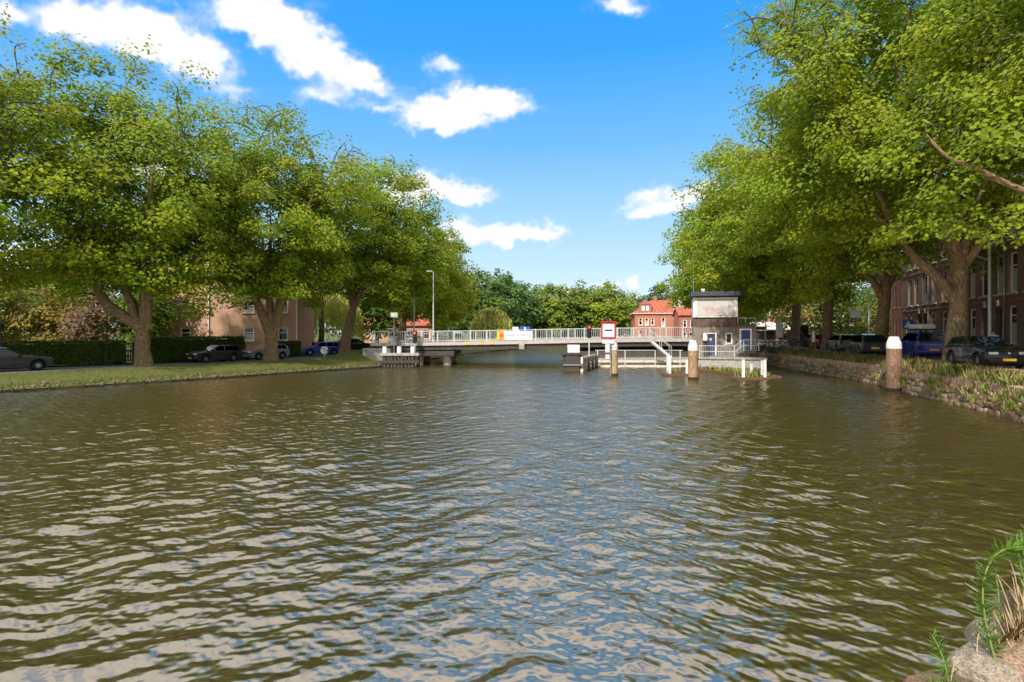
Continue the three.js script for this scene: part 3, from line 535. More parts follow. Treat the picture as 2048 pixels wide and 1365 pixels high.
// trees of the gardens and of the far bank
function bushy(o) {
  const t = thing(o.name ?? 'garden_tree', o.label, o.category ?? 'tree', [o.x, o.g ?? .7, -o.d], 0, o.group), r = rng(o.seed);
  const c = V(0, o.h * .58, 0), { geo, tips } = crown({ seed: o.seed, c, r: [o.w, o.h * .46, o.w], clumps: o.clumps, per: o.per, leaf: o.leaf, R: o.R, tint: o.tint ?? GREEN, low: 1, sprigs: o.sprigs ?? 6, floor: .25 });
  const wood = [tube([V(0, -.3, 0), V(.1, o.h * .25, 0), V(0, o.h * .6, .1)], [o.h * .028 + .05, o.h * .02 + .03, .04], 8, 5, .1, o.seed)];
  for (let i = 0; i < 7; i++) { const p = tips[Math.floor(r() * tips.length)]; wood.push(tube([V(0, o.h * (.2 + .25 * r()), 0), V(p.x * .4, p.y * .6 + o.h * .1, p.z * .4), p], [.10, .07, .02], 6, 4)); }
  part('trunk', merge(wood), M.twig, t); part('crown', geo, M.leaf, t); return t;
}
const GD = 'garden trees behind the clipped hedges', FB = 'trees on the far bank where the canal bends';
bushy({ seed: 31, x: -48, d: 52, h: 8, w: 3.6, clumps: 110, per: 50, leaf: .3, R: 1.0, tint: [0.270, 0.270, 0.027], label: 'olive garden tree behind the hedge at the estate car', group: GD });
bushy({ seed: 32, x: -43.5, d: 54, h: 6.2, w: 2.6, clumps: 90, per: 50, leaf: .26, R: .9, tint: [.33, .28, .06], label: 'ochre leaved garden tree behind the long hedge', group: GD });
bushy({ seed: 33, x: -39.2, d: 53, h: 5.8, w: 2.4, clumps: 80, per: 46, leaf: .24, R: .85, tint: [.30, .21, .11], label: 'small reddish garden tree behind the long hedge', group: GD });
bushy({ seed: 34, x: -35.5, d: 55, h: 7.5, w: 2.7, clumps: 110, per: 50, leaf: .28, R: .9, tint: [0.176, 0.270, 0.027], label: 'fresh green garden tree beside the garden gate', group: GD });
bushy({ seed: 35, x: -52, d: 66, h: 13, w: 5.5, clumps: 170, per: 50, leaf: .42, R: 1.4, tint: [0.149, 0.243, 0.027], label: 'tall garden tree rising above the ochre one', group: GD });
bushy({ seed: 36, x: -42, d: 70, h: 12, w: 5.2, clumps: 150, per: 50, leaf: .42, R: 1.4, tint: [0.135, 0.230, 0.027], label: 'tall deep green tree behind the reddish garden tree', group: GD });
bushy({ seed: 37, x: -20.5, d: 86, h: 11, w: 4.5, clumps: 130, per: 46, leaf: .42, R: 1.4, tint: [0.135, 0.216, 0.027], label: 'deep green tree behind the willow near the blue car', group: GD });
bushy({ seed: 41, x: at(1000, 128).x, d: 128, g: .95, h: 14.6, w: 6.2, clumps: 210, per: 50, leaf: .55, R: 1.5, tint: [0.144, 0.264, 0.058], label: 'tall dark tree on the far bank behind the small willow', group: FB });
bushy({ seed: 42, x: at(1035, 134).x, d: 134, g: .95, h: 13, w: 5.6, clumps: 170, per: 46, leaf: .58, R: 1.5, tint: [0.158, 0.291, 0.058], label: 'dark tree on the far bank with a lower crown', group: FB });
bushy({ seed: 43, x: at(950, 118).x, d: 118, g: .95, h: 14, w: 6, clumps: 170, per: 46, leaf: .55, R: 1.5, tint: [0.157, 0.264, 0.035], label: 'broad green tree on the far bank behind the yellowish plane', group: FB });
bushy({ seed: 44, x: at(1100, 140).x, d: 140, g: .95, h: 13, w: 6.2, clumps: 170, per: 46, leaf: .6, R: 1.5, tint: [0.246, 0.334, 0.039], label: 'rounded green tree on the far bank behind the blue bridge sign', group: FB });
bushy({ seed: 45, x: at(1160, 144).x, d: 144, g: .95, h: 13.5, w: 6.2, clumps: 170, per: 46, leaf: .6, R: 1.5, tint: [0.229, 0.316, 0.035], label: 'rounded tree on the far bank behind the signal light', group: FB });
bushy({ seed: 46, x: at(1222, 138).x, d: 138, g: .95, h: 13, w: 6.0, clumps: 180, per: 46, leaf: .58, R: 1.5, tint: [0.299, 0.377, 0.031], label: 'bright yellow green tree on the far bank beside the orange roofed house', group: FB });
bushy({ seed: 47, x: at(1322, 168).x, d: 168, g: .95, h: 14.5, w: 6.5, clumps: 150, per: 40, leaf: .7, R: 1.6, tint: [0.135, 0.216, 0.041], label: 'tree rising behind the ridge of the orange roofed house', group: FB });
bushy({ seed: 48, x: at(1385, 160).x, d: 160, g: .95, h: 15, w: 7, clumps: 150, per: 40, leaf: .7, R: 1.6, tint: [0.108, 0.189, 0.041], label: 'deep green tree behind the end of the orange roofed house', group: FB });
bushy({ seed: 49, x: at(1070, 170).x, d: 170, g: .95, h: 14, w: 8, clumps: 150, per: 40, leaf: .75, R: 1.7, tint: [0.176, 0.264, 0.053], label: 'wide tree further back between the dark trees and the rounded ones', group: FB });
for (const [i, [px, d, h]] of [[900, 150, 15], [840, 130, 14], [760, 140, 15], [690, 130, 14], [1130, 185, 15], [1200, 190, 15], [1270, 200, 14], [1450, 150, 15], [1530, 140, 14], [600, 120, 13], [500, 110, 14], [300, 90, 13], [150, 84, 13], [30, 80, 13], [1600, 98, 11], [1680, 96, 11], [1745, 88, 11], [1790, 100, 12], [1640, 120, 15]].entries())
  bushy({ seed: 60 + i, name: 'distant_tree', x: at(px, d).x, d, g: .9, h, w: h * .5, clumps: 110, per: 36, leaf: d / 220, R: 1.7, tint: [.12 + .03 * (i % 3), .20 + .02 * (i % 2), .03], sprigs: 0, label: 'plain green tree filling the gap behind houses and nearer trees', group: 'distant trees behind the houses' });

function willow(o) {
  const t = thing('weeping_willow', o.label, 'tree', [o.x, o.g, -o.d], 0, 'weeping willows'), r = rng(o.seed), L = new Leaves(), wood = [tube([V(0, -.3, 0), V(.2, o.h * .35, 0), V(0, o.h * .7, .1)], [.45, .34, .15], 9, 5, .1, o.seed)];
  for (let i = 0; i < o.n; i++) {
    const a = r() * 6.283, q = Math.sqrt(r()) * o.w, top = o.h * (1 - .42 * (q / o.w) ** 2) * (.9 + .12 * r()), len = top * (.45 + .45 * r()) * (q / o.w * .6 + .4), x = Math.cos(a) * q, z = Math.sin(a) * q, v = .75 + .5 * r();
    if (i % 9 === 0) wood.push(tube([V(0, o.h * .55, 0), V(x * .5, o.h * .85, z * .5), V(x, top, z)], [.09, .06, .015], 5, 3));
    for (let y = 0; y < len; y += o.leaf * .55) { const s = o.leaf * (.7 + .6 * r()), b = r() * 6.28; L.add(x + Math.cos(a) * y * .10 + (r() - .5) * .18, top - y, z + Math.sin(a) * y * .10 + (r() - .5) * .18, Math.cos(b) * .7, .6, Math.sin(b) * .7, Math.cos(b), -1.7, Math.sin(b), s, s * .2, .52 * v, .54 * v, .12 * v); }
  }
  part('trunk', merge(wood), M.twig, t); part('crown', L.build(), M.leaf, t);
}
willow({ seed: 51, x: at(983, 104).x, d: 104, g: .8, h: 7.2, w: 3.9, n: 520, leaf: .55, label: 'small round weeping willow on the far bank beyond the bridge railing' });
willow({ seed: 52, x: at(640, 74).x, d: 74, g: .7, h: 9.5, w: 5.2, n: 620, leaf: .45, label: 'pale weeping willow behind the blue car' });

// clipped hedges
function hedge(a, b, w, h, seed, label, round = .15) {
  const dx = b.x - a.x, dz = b.z - a.z, len = Math.hypot(dx, dz), ry = Math.atan2(-dz, dx), t = thing('hedge', label, 'hedge', [(a.x + b.x) / 2, .7, (a.z + b.z) / 2], ry, 'clipped hedges'), r = rng(seed), L = new Leaves();
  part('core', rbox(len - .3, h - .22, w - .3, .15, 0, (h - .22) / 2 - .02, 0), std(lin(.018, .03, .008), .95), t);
  const put = (x, y, z, nx, ny, nz) => { const v = .65 + .7 * r(), s = .13 * (.7 + .7 * r()); const mx = nx + (r() - .5) * 1.3, my = ny + .25 + (r() - .5) * 1.1, mz = nz + (r() - .5) * 1.3, l = Math.hypot(mx, my, mz); L.add(x + (r() - .5) * .16, y + (r() - .5) * .12 + .06 * n3(x, y, z), z + (r() - .5) * .16 + .1 * n3(x * .9, y * .9, z + 4), mx / l, my / l, mz / l, r() - .5, r() - .3, r() - .5, s, s * .42, .095 * v, .165 * v, .016 * v); };
  for (let i = 0; i < len * h * 260; i++) { const y = r() * h, x = (r() - .5) * len; put(x, y, (w / 2 - .06) * (r() < .72 ? 1 : -1), 0, 0, 1); }
  for (let i = 0; i < len * w * 300; i++) put((r() - .5) * len, h - .05, (r() - .5) * w, 0, 1, 0);
  for (let i = 0; i < h * w * 400; i++) { const s = r() < .5 ? 1 : -1; put(s * (len / 2 - .06), r() * h, (r() - .5) * w, s, 0, 0); }
  part('foliage', L.build(), M.leaf, t);
}
hedge(V(-39.5, 0, -38.6), V(-30.2, 0, -44.4), 1.0, 1.75, 71, 'long clipped hedge behind the dark grey estate car');
hedge(V(-29.6, 0, -45.0), V(-25.3, 0, -53.2), 1.1, 2.0, 72, 'tall dark clipped hedge behind the black hatchback under the brick house');
hedge(V(-23.6, 0, -55.5), V(-21.9, 0, -58.3), .9, 1.5, 73, 'short low hedge at the corner of the pink brick house');

// ---------------------------------------------------------------- buildings
// wall with true openings; local x along the front, y up, z outwards. openings: [x0, x1, y0, y1, arched]
function wallShape(w, h, openings, x0 = 0) {
  const s = poly([[x0, 0], [x0 + w, 0], [x0 + w, h], [x0, h]]);
  for (const [a, b, c, d, arch] of openings) {
    const p = new THREE.Path(); p.moveTo(a, c); p.lineTo(b, c);
    if (arch) { const r = (b - a) / 2; p.lineTo(b, d - r); p.absarc((a + b) / 2, d - r, r, 0, Math.PI, false); p.lineTo(a, c); } else { p.lineTo(b, d); p.lineTo(a, d); p.lineTo(a, c); }
    s.holes.push(p);
  }
  return s;
}
function sash(parent, [a, b, c, d, arch], z, opt = {}) {                     // a window: frame, meeting rail, pane, sill, drawn curtain
  const w = b - a, h = d - c, m = (a + b) / 2, f = opt.f ?? .09, win = part('window', merge([box(f, h, .09, a + f / 2, c + h / 2, z), box(f, h, .09, b - f / 2, c + h / 2, z), box(w - 2 * f, f, .09, m, c + f / 2, z), box(w - 2 * f, f, .09, m, d - f / 2, z)]), opt.frame ?? M.frameWhite, parent);
  part('pane', box(w - 2 * f, h - 2 * f, .012, m, c + h / 2, z - .02), M.glass, win);
  if (opt.rail !== false) part('meeting_rail', box(w - 2 * f, .07, .07, m, c + h * (opt.railAt ?? .66), z), opt.frame ?? M.frameWhite, win);
  if (opt.mullion) part('mullion', box(.06, h - 2 * f, .06, m, c + h / 2, z - .002), opt.frame ?? M.frameWhite, win);
  part('sill', box(w + .2, .10, .30, m, c - .05, z + .13), opt.sill ?? M.paleStone, win);
  if (opt.curtain) part('curtain', box(w - 2 * f - .02, (h - 2 * f) * opt.curtain, .01, m, c + f + (h - 2 * f) * opt.curtain / 2, z - .008), M.curtain, win);
  return win;
}
{ // the dark brick terrace along the street: local x runs towards the quay end, origin at its far corner
  const dirX = .326, dirD = .945, ds = (d) => (58 - d) / dirD, origin = [32.7 + (58 - 37) * .345, 1.5, -58];
  const t = thing('brick_terrace', 'dark brown brick terrace of three storeys with tall white sash windows and arched doorways', 'building', origin, Math.atan2(-dirD, -dirX));
  const len = ds(21), H = 11.2, open1 = [], open2 = [], open0 = [], doors = [];
  const cs = [37.2, 39, 41.15, 42.95, 46.45, 48.1, 50.2, 52.3, 54.5, 56.2, 35.3, 33.2, 31.4, 29.5, 27.6, 25.5, 23.6];
  for (const d of cs) { const x = ds(d); open1.push([x - .56, x + .56, 4.2, 6.85]); open2.push([x - .54, x + .54, 7.75, 9.75]); }
  for (const d of [37.3, 42.95, 48.1, 55.3, 56.7, 44.6, 50.6, 34.6, 32, 28, 25]) { const x = ds(d); open0.push([x - .58, x + .58, .85, 3.35]); }
  for (const d of [39.0, 40.9, 46.6, 52.1, 53.6, 30, 26.5]) { const x = ds(d); doors.push([x - .62, x + .62, .02, 3.4, true]); }
  const shape = wallShape(len, H, [...open0, ...open1, ...open2, ...doors]);
  const g = extrude(shape, .34); g.translate(0, 0, -.34); part('wall', g, M.brickDark, t);
  part('room_wall', box(len, H, .2, len / 2, H / 2, -4.3), M.room, t); for (const y of [.0, 3.72, 7.25, H - .12]) part('floor_slab', box(len - .1, .2, 3.8, len / 2, y, -2.28), M.room, t); for (let x = 2.9; x < len; x += 5.6) part('party_wall', box(.2, H, 3.7, x, H / 2, -2.26), M.room, t);
  part('side_wall', box(.34, H, 9, -.171, H / 2, -4.5), M.brickDark, t);
  const r = rng(8);
  for (const o of [...open1, ...open2]) sash(t, o, -.18, { curtain: r() < .5 ? .3 + .5 * r() : 0, railAt: .68 });
  for (const o of open0) sash(t, o, -.18, { curtain: r() < .6 ? .35 + .5 * r() : 0, railAt: .75 });
  for (const [a, b, c, d] of doors) {
    const m = (a + b) / 2, R = (b - a) / 2, ring = new THREE.Shape(); ring.absarc(0, 0, R - .02, 0, Math.PI, false); ring.absarc(0, 0, R - .12, Math.PI, 0, true);
    const fg = extrude(ring, .08); fg.translate(m, d - R, -.5); const fr = part('door_frame', merge([fg, box(.10, d - R - c, .08, a + .07, (c + d - R) / 2, -.46), box(.10, d - R - c, .08, b - .07, (c + d - R) / 2, -.46), box(2 * R - .24, .09, .08, m, d - R - .1, -.46)]), M.frameWhite, t);
    const fan = new THREE.Shape(); fan.absarc(0, 0, R - .12, 0, Math.PI, false); const gg = extrude(fan, .02); gg.translate(m, d - R, -.49); part('fanlight', gg, M.glass, fr);
    const door = part('door', rbox(2 * R - .24, d - R - c - .16, .06, .01, m, c + (d - R - c - .16) / 2, -.50), r() < .5 ? std(srgb(34, 40, 38), .4) : std(srgb(58, 44, 36), .4), t);
    part('handle', cyl(.03, .03, .05, m + .35, 1.1, -.45, 8, Math.PI / 2), M.chrome, door);
    part('keystone', box(.24, .42, .10, m, d + .19, .051), M.paleStone, t);
  }
  part('plinth', box(len, .5, .06, len / 2, .25, .031), std(srgb(96, 92, 88), .9), t).visible = true;
  for (const y of [3.72, 7.2]) part('string_course', box(len, .14, .06, len / 2, y, .0305), M.brickRed, t);
  for (const d of [45.0, 51.3, 38.1, 33.9, 29]) part('downpipe', cyl(.05, .05, H - .4, ds(d), H / 2, .09, 8), M.steelGrey, t);
  part('cornice', box(len + .3, .42, .55, len / 2, H + .2, .1), M.frameWhite, t);
  const roof = poly([[.35, 0], [-2.2, 2.7], [-8.8, 2.7], [-9, 0]]), rg = extrude(roof, len); rg.rotateY(-Math.PI / 2); rg.translate(len, H + .41, 0); part('roof', rg, M.roofDark, t);
}
function house(name, label, p, ry, o) {                                      // box house with a pitched roof and a front of windows
  const t = thing(name, label, 'house', p, ry);
  const g = extrude(wallShape(o.w, o.h, o.win, -o.w / 2), .3); g.translate(0, 0, -.3); part('wall', g, o.mat, t);
  part('side_wall', box(.3, o.h, o.dp, -o.w / 2 + .15, o.h / 2, -o.dp / 2 - .302), o.mat, t); part('side_wall', box(.3, o.h, o.dp, o.w / 2 - .15, o.h / 2, -o.dp / 2 - .302), o.mat, t);
  part('room_wall', box(o.w - .62, o.h, .2, 0, o.h / 2, -3.9), M.room, t); for (const y of [.05, o.h / 2, o.h - .12]) part('floor_slab', box(o.w - .64, .2, 3.4, 0, y, -2.05), M.room, t);
  const r = rng(o.seed ?? 3);
  for (const w of o.win) sash(t, w, -.14, { curtain: r() < .5 ? .5 : 0, f: o.f ?? .1, railAt: .6, mullion: o.mullion });
  const e = .45, D = o.dp + .6, roofH = o.roof;
  if (o.hip) {
    const W = o.w / 2 + e, pts = [[-W, 0, e], [W, 0, e], [W, 0, -D], [-W, 0, -D], [-W + D * .45, roofH, -D / 2 + e / 2], [W - D * .45, roofH, -D / 2 + e / 2]], tri = [[0, 1, 5], [0, 5, 4], [1, 2, 5], [2, 3, 4], [2, 4, 5], [3, 0, 4]], pos = [], uv = [];
    for (const q of tri) for (const i of q) { pos.push(pts[i][0], pts[i][1], pts[i][2]); uv.push(pts[i][0] + pts[i][2] * .01, pts[i][1] * 1.4 - (q.includes(0) && q.includes(1) ? 0 : pts[i][2] * .2)); }
    const rg = new THREE.BufferGeometry(); rg.setAttribute('position', new THREE.Float32BufferAttribute(pos, 3)); rg.setAttribute('uv', new THREE.Float32BufferAttribute(uv, 2)); rg.computeVertexNormals(); rg.translate(0, o.h + .02, 0);
    const rf = part('roof', rg, o.roofMat, t); part('soffit', box(o.w + 2 * e, .12, D + e, 0, o.h - .05, (-D + e) / 2), M.frameWhite, rf);
    for (const [x, z] of o.chimneys ?? []) part('chimney', box(.7, 1.6, .7, x, o.h + roofH + .2, z), M.brickRed, rf);
  } else {
    const s = poly([[e, 0], [-D / 2, roofH], [-D, 0], [-D + .1, -.12], [-D / 2, roofH - .2], [e - .1, -.12]]), rg = extrude(s, o.w + .6); rg.rotateY(-Math.PI / 2); rg.translate(o.w / 2 + .3, o.h + .05, 0); const rf = part('roof', rg, o.roofMat, t);
    const ga = poly([[-.3, 0], [-D / 2, roofH - .25], [-D + .3, 0]]); for (const x of [-o.w / 2 + .31, o.w / 2 - .01]) { const q = extrude(ga, .28); q.rotateY(-Math.PI / 2); q.translate(x, o.h, 0); part('gable', q, o.mat, t); }
    for (const [x, z] of o.chimneys ?? []) part('chimney', box(.7, 1.4, .7, x, o.h + roofH - .1, z), M.brickRed, rf);
  }
  for (const x of o.pipes ?? []) part('downpipe', cyl(.07, .07, o.h - .3, x, o.h / 2, .09, 8), M.frameWhite, t);
  return t;
}
const toward = (x, z) => Math.atan2(-x, -z);                                 // a front that faces the quay
house('brick_house', 'pink brick house with small white windows and pale downpipe behind the tall hedge', [-28.9, .7, -58.5], .14, { w: 13.2, h: 9.8, dp: 8, mat: M.brickPink, roof: 1.2, roofMat: M.roofDark, seed: 4, pipes: [-2.15, 6.5], f: .12,
  win: [[-4.9, -3.9, 1.6, 2.85], [-4.9, -3.9, 4.5, 5.8], [1.15, 2.25, 1.5, 2.95], [1.15, 2.25, 4.4, 5.7], [4.6, 5.6, 4.4, 5.7], [4.6, 5.6, 1.5, 2.9]], chimneys: [[3, -4]] });
house('red_brick_house', 'narrow red brick house at the end of the dark terrace', [42.9, 1.5, -62.5], Math.atan2(-.94, -.33), { w: 8.2, h: 8.6, dp: 8, mat: M.brickRed, roof: 3, roofMat: M.roofTile, seed: 5, win: [[-3.2, -2.1, .9, 3.2], [-.6, .6, .1, 3.2], [2.0, 3.2, .9, 3.2], [-3.2, -2.1, 4.4, 7], [-.6, .6, 4.4, 7], [2.0, 3.2, 4.4, 7]] });
house('orange_roofed_house', 'villa of orange brick under a hipped orange tile roof seen over the bridge railing', [at(1325, 122).x, 1.0, -122], -.12, { w: 11.6, h: 6.2, dp: 9, mat: M.brickOrange, roof: 3.0, roofMat: M.roofTile, hip: true, seed: 6, chimneys: [[-1, -4.5], [2.4, -5]], f: .14,
  win: [[-5, -4.2, 3.6, 5.2], [-3.7, -2.9, 3.6, 5.2], [-2.4, -1.7, 3.6, 5.2], [-5, -4.2, .8, 2.6], [-3.7, -2.9, .8, 2.6], [-.2, .6, 3.3, 5.3], [2.9, 4.1, 3.4, 5.3], [2.9, 4.1, .6, 2.8]] });
{ const v = scene.children[scene.children.length - 1], rf = v.children.find((c) => c.name === 'roof');
  for (const [x, y, w, m] of [[-3.6, 6.4, 2.6, M.brickRed], [3.5, 6.3, 2.2, M.frameWhite]]) { const d = part('dormer', merge([box(w, 1.7, 1.6, x, y + .8, -.62), place(extrude(poly([[-w / 2 - .2, 0], [w / 2 + .2, 0], [0, 1.1]]), 2.2), x, y + 1.65, -1.9)]), m, rf); for (const q of [-.45, .45]) part('dormer_window', box(.6, .95, .05, x + q, y + .85, .21), M.frameWhite, d); }
  part('bay', merge([box(2.4, 3.0, 1.0, -3.2, 1.5, .52), box(2.6, .2, 1.2, -3.2, 3.1, .55)]), M.brickRed, v); }
house('brick_shop_row', 'low brick house with pale bay windows beside the orange roofed villa', [at(1393, 112).x, 1.0, -112], -.1, { w: 6.5, h: 5.4, dp: 6, mat: M.brickRed, roof: 1.8, roofMat: M.roofTile, seed: 7, f: .16, win: [[-2.6, -1.8, .4, 2.2], [-1.4, -.6, .4, 2.2], [-2.6, -1.8, 3, 4.6], [-1.2, -.4, 3, 4.6], [1.0, 2.2, 3, 4.6], [1.0, 2.2, .4, 2.2]] });
house('low_house', 'low brick house with an orange tile roof behind the bridge approach', [at(800, 100).x, 1.0, -100], .12, { w: 13, h: 3.2, dp: 7, mat: M.brickPink, roof: 1.5, roofMat: M.roofTile, seed: 9, f: .12, win: [[-5.2, -4, .9, 2.5], [-2, -.8, .9, 2.5], [1.2, 2.4, .9, 2.5], [4, 5.2, .9, 2.5]], chimneys: [[3, -3.5]] });
{ // shops across the street end
  const t = thing('shop_building', 'pale and red shop front with a long white fascia at the end of the street', 'building', [at(1650, 108).x, 1.5, -108], -.45), w = 26, wins = [];
  for (let x = -12; x < 12; x += 2.4) wins.push([x, x + 1.5, 4.6, 6.4]);
  const shops = []; for (let x = -12; x < 12; x += 4) shops.push([x, x + 3.4, .1, 2.6]);
  const g = extrude(wallShape(w, 6.9, [...wins, ...shops], -w / 2), .3); g.translate(0, 0, -.3); part('wall', g, M.brickRed, t);
  part('room_wall', box(w - .2, 6.9, .2, 0, 3.45, -4.4), M.room, t); for (const y of [.04, 3.6, 6.8]) part('floor_slab', box(w - .2, .2, 4, 0, y, -2.32), M.room, t); part('fascia', box(w + .1, .9, .3, 0, 3.2, .152), M.white, t);
  for (const q of wins) sash(t, q, -.14, { f: .16 }); for (const [a, b] of shops) { const p = part('shop_window', box(b - a, 2.5, .03, (a + b) / 2, 1.35, -.2), M.glass, t); part('transom', box(b - a, .08, .06, (a + b) / 2, 2.0, -.16), M.frameWhite, p); }
  part('roof', box(w + .6, .4, 8, 0, 7.1, -3.6), M.roofDark, t);
  for (const [x, c] of [[-7, M.signWhite], [5, M.black]]) part('awning', place(box(6, .06, 2.2), x, 2.5, 1.1, .35), c, t);
}

// ---------------------------------------------------------------- the bridge
const BD = 53, deckY = (x) => 2.02 + .42 * smooth(-14, 18, x);               // the near edge, distance and level of the deck
{
  const t = thing('road_bridge', 'low steel road bridge with pale fascia and railing across the canal', 'bridge'), x0 = -13.2, x1 = 17.2;
  const ribbon = (z0, z1, lo, hi, xa = x0, xb = x1) => { const s = new THREE.Shape(), n = 16; for (let i = 0; i <= n; i++) { const x = lerp(xa, xb, i / n), y = deckY(x) + lo; i ? s.lineTo(x, y) : s.moveTo(x, y); } for (let i = n; i >= 0; i--) { const x = lerp(xa, xb, i / n); s.lineTo(x, deckY(x) + hi); } const g = extrude(s, z1 - z0); g.translate(0, 0, z0); return g; };
  part('deck', ribbon(-BD - 8, -BD - .02, -.22, 0), M.asphalt, t);
  part('fascia', ribbon(-BD - .01, -BD + .07, -.20, .10), M.fascia, t); part('fascia', ribbon(-BD - 8.1, -BD - 8.01, -.20, .10), M.fascia, t);
  for (const z of [-BD - .45, -BD - 2.8, -BD - 5.2, -BD - 7.6]) part('girder', ribbon(z, z + .28, -.62, -.222), M.girder, t);
  for (let x = x0 + 1; x < x1; x += 2.6) part('cross_beam', box(.22, .3, 6.8, x, deckY(x) - .40, -BD - 3.9), M.girder, t);
  for (const z of [-BD + .03, -BD - 8.04]) {
    const near = z > -BD - 1;
    for (let x = x0 + .2; x <= x1; x += 1.52) part('railing_post', box(.07, 1.08, .07, x, deckY(x) + .64, z), M.steelPale, t);
    for (const h of [1.12, .22]) { const pts = []; for (let i = 0; i <= 12; i++) { const x = lerp(x0, x1, i / 12); pts.push(V(x, deckY(x) + h, z)); } part('handrail', tube(pts, [.03, .03], 6, 2), M.steelPale, t); }
    const thin = []; for (let x = x0 + .3; x < x1; x += .19) thin.push(box(.018, .88, .018, x, deckY(x) + .66, z)); stuff('baluster', merge(thin), M.steelPale, near ? 'thin uprights of the near railing' : 'thin uprights of the far railing', null, t);
  }
  for (const x of [-4.2, -2.9, -1.9]) part('reflector', box(.42, .22, .03, x, deckY(x) - .06, -BD + .09), M.yellow, t);
  part('bracket', box(.5, .5, .4, .9, deckY(.9) - .42, -BD + .12), M.concrete, t);
  for (const x of [-8.9, -6.2]) { part('pier', cyl(.42, .42, 2.6, x, .2, -BD - 1.6, 14), M.concrete, t); part('pier', cyl(.42, .42, 2.6, x, .2, -BD - 6.2, 14), M.concrete, t); }
  part('pier_cap', rbox(4.2, .5, 7.4, .08, -7.5, 1.12, -BD - 4), M.girder, t);
  part('abutment', rbox(2.6, 2.2, 8.4, .05, -12.6, .5, -BD - 4), M.concrete, t);
}
{ // bascule cellar and quay below the open span
  const t = thing('bascule_pier', 'grey concrete bascule pier under the bridge beside the keeper house', 'pier');
  part('wall', box(12.6, 1.9, .4, at(1288, BD).x + .1, .35, -BD - 1.6), M.concrete, t); part('cellar', box(12.4, 1.2, 4, at(1288, BD).x, 1.1, -BD - 6), M.girder, t);
  part('ledge', box(12.2, .22, 1.0, at(1285, BD).x, .36, -BD - .8), M.paleStone, t); part('ledge_wall', box(12, .5, .6, at(1285, BD).x, .02, -BD - .75), M.concrete, t);
  part('fender_beam', box(9.6, .20, .34, at(1290, 50.6).x, .06, -50.6), M.paleStone, t);
  for (const px of [1195, 1250, 1310, 1360]) part('ledge_post', cyl(.05, .05, 1.5, at(px, 52).x, .72, -51.9, 8), M.steelPale, t);
  part('ledge_rail', bar(V(at(1190, 52).x, 1.45, -51.9), V(at(1365, 52).x, 1.45, -51.9), .03), M.steelPale, t);
}
{ // steps down from the bridge
  const d = 51.6, a = V(at(1302, d).x, up(683, d), -d), b = V(at(1341, d).x, up(716, d), -d), t = thing('access_ladder', 'pale steel stair with handrails leading down beside the bridge', 'stairs');
  for (const z of [-.35, .35]) { part('stringer', beam(a.clone().add(V(0, 0, z)), b.clone().add(V(0, 0, z)), .08, .22), M.steelPale, t); part('handrail', bar(a.clone().add(V(0, 1, z)), b.clone().add(V(0, 1, z)), .025), M.steelPale, t); for (const k of [0, .5, 1]) part('post', bar(a.clone().lerp(b, k).add(V(0, 0, z)), a.clone().lerp(b, k).add(V(0, 1, z)), .022), M.steelPale, t); }
  for (let i = 0; i <= 7; i++) { const p = a.clone().lerp(b, i / 7); part('tread', box(.26, .03, .7, p.x, p.y + .04, p.z), M.steelPale, t); }
}
{ // sheet hung on the railing
  const d = BD - .12, x0 = at(994, d).x, x1 = at(1064, d).x, w = x1 - x0, h = .78, c = document.createElement('canvas'); c.width = 1024; c.height = 246; const q = c.getContext('2d');
  q.fillStyle = '#eef0f0'; q.fillRect(0, 0, 1024, 246); const split = 205; q.fillStyle = '#e08a2c'; q.fillRect(0, 0, split, 246); q.fillStyle = '#d8b83c'; q.fillRect(0, 0, 60, 246); q.fillStyle = '#c9542a'; q.beginPath(); q.arc(135, 130, 62, 0, 7); q.fill();
  q.fillStyle = '#2c4f86'; q.font = 'bold 122px sans-serif'; q.textBaseline = 'middle'; q.fillText('Daapcanthing', split + 22, 112, 770); q.fillStyle = '#8a97a8'; q.fillRect(split + 24, 196, 700, 16);
  const tx = new THREE.CanvasTexture(c); tx.colorSpace = THREE.SRGBColorSpace;
  const t = thing('railing_banner', 'white banner with orange end and blue lettering hung on the bridge railing', 'banner', [(x0 + x1) / 2, deckY((x0 + x1) / 2) + .62, -d]);
  const g = new THREE.PlaneGeometry(w, h, 24, 4), p = g.attributes.position; for (let i = 0; i < p.count; i++) p.setZ(i, .02 * Math.sin(p.getX(i) * 4) + .03); g.computeVertexNormals();
  part('cloth', g, std(0xffffff, .8, 0, { map: tx, side: THREE.DoubleSide }), t); for (const x of [-w / 2 + .1, 0, w / 2 - .1]) part('tie', box(.04, .12, .08, x, h / 2, .02), M.black, t);
}
function board(name, label, p, ry, w, h, face, post, opt = {}) {             // sign plate on a post
  const t = thing(name, label, 'sign', p, ry); part('post', cyl(.05, .05, post + h, 0, (post + h) / 2, -.06, 10), opt.postMat ?? M.steelGrey, t);
  const plate = part('plate', rbox(w, h, .05, .02, 0, post + h / 2, 0), face, t); if (opt.deco) opt.deco(plate, post + h / 2); return t;
}
board('blue_sign', 'round cornered blue sign with a white figure beside the banner on the bridge', [at(1050, 57).x, deckY(1.3), -57], 0, 1.05, .72, M.blue, .76, { deco: (p, y) => { part('figure', place(new THREE.CircleGeometry(.10, 20), 0, y + .17, .028), M.signWhite, p); part('figure', place(new THREE.ShapeGeometry(poly([[-.18, -.27], [.18, -.27], [.08, .05], [-.08, .05]])), 0, y, .028), M.signWhite, p); } });
board('pale_sign', 'small pale square sign next to the blue sign on the bridge', [at(1031, 58).x, deckY(.4), -58], 0, .6, .45, M.signWhite, 1.0);

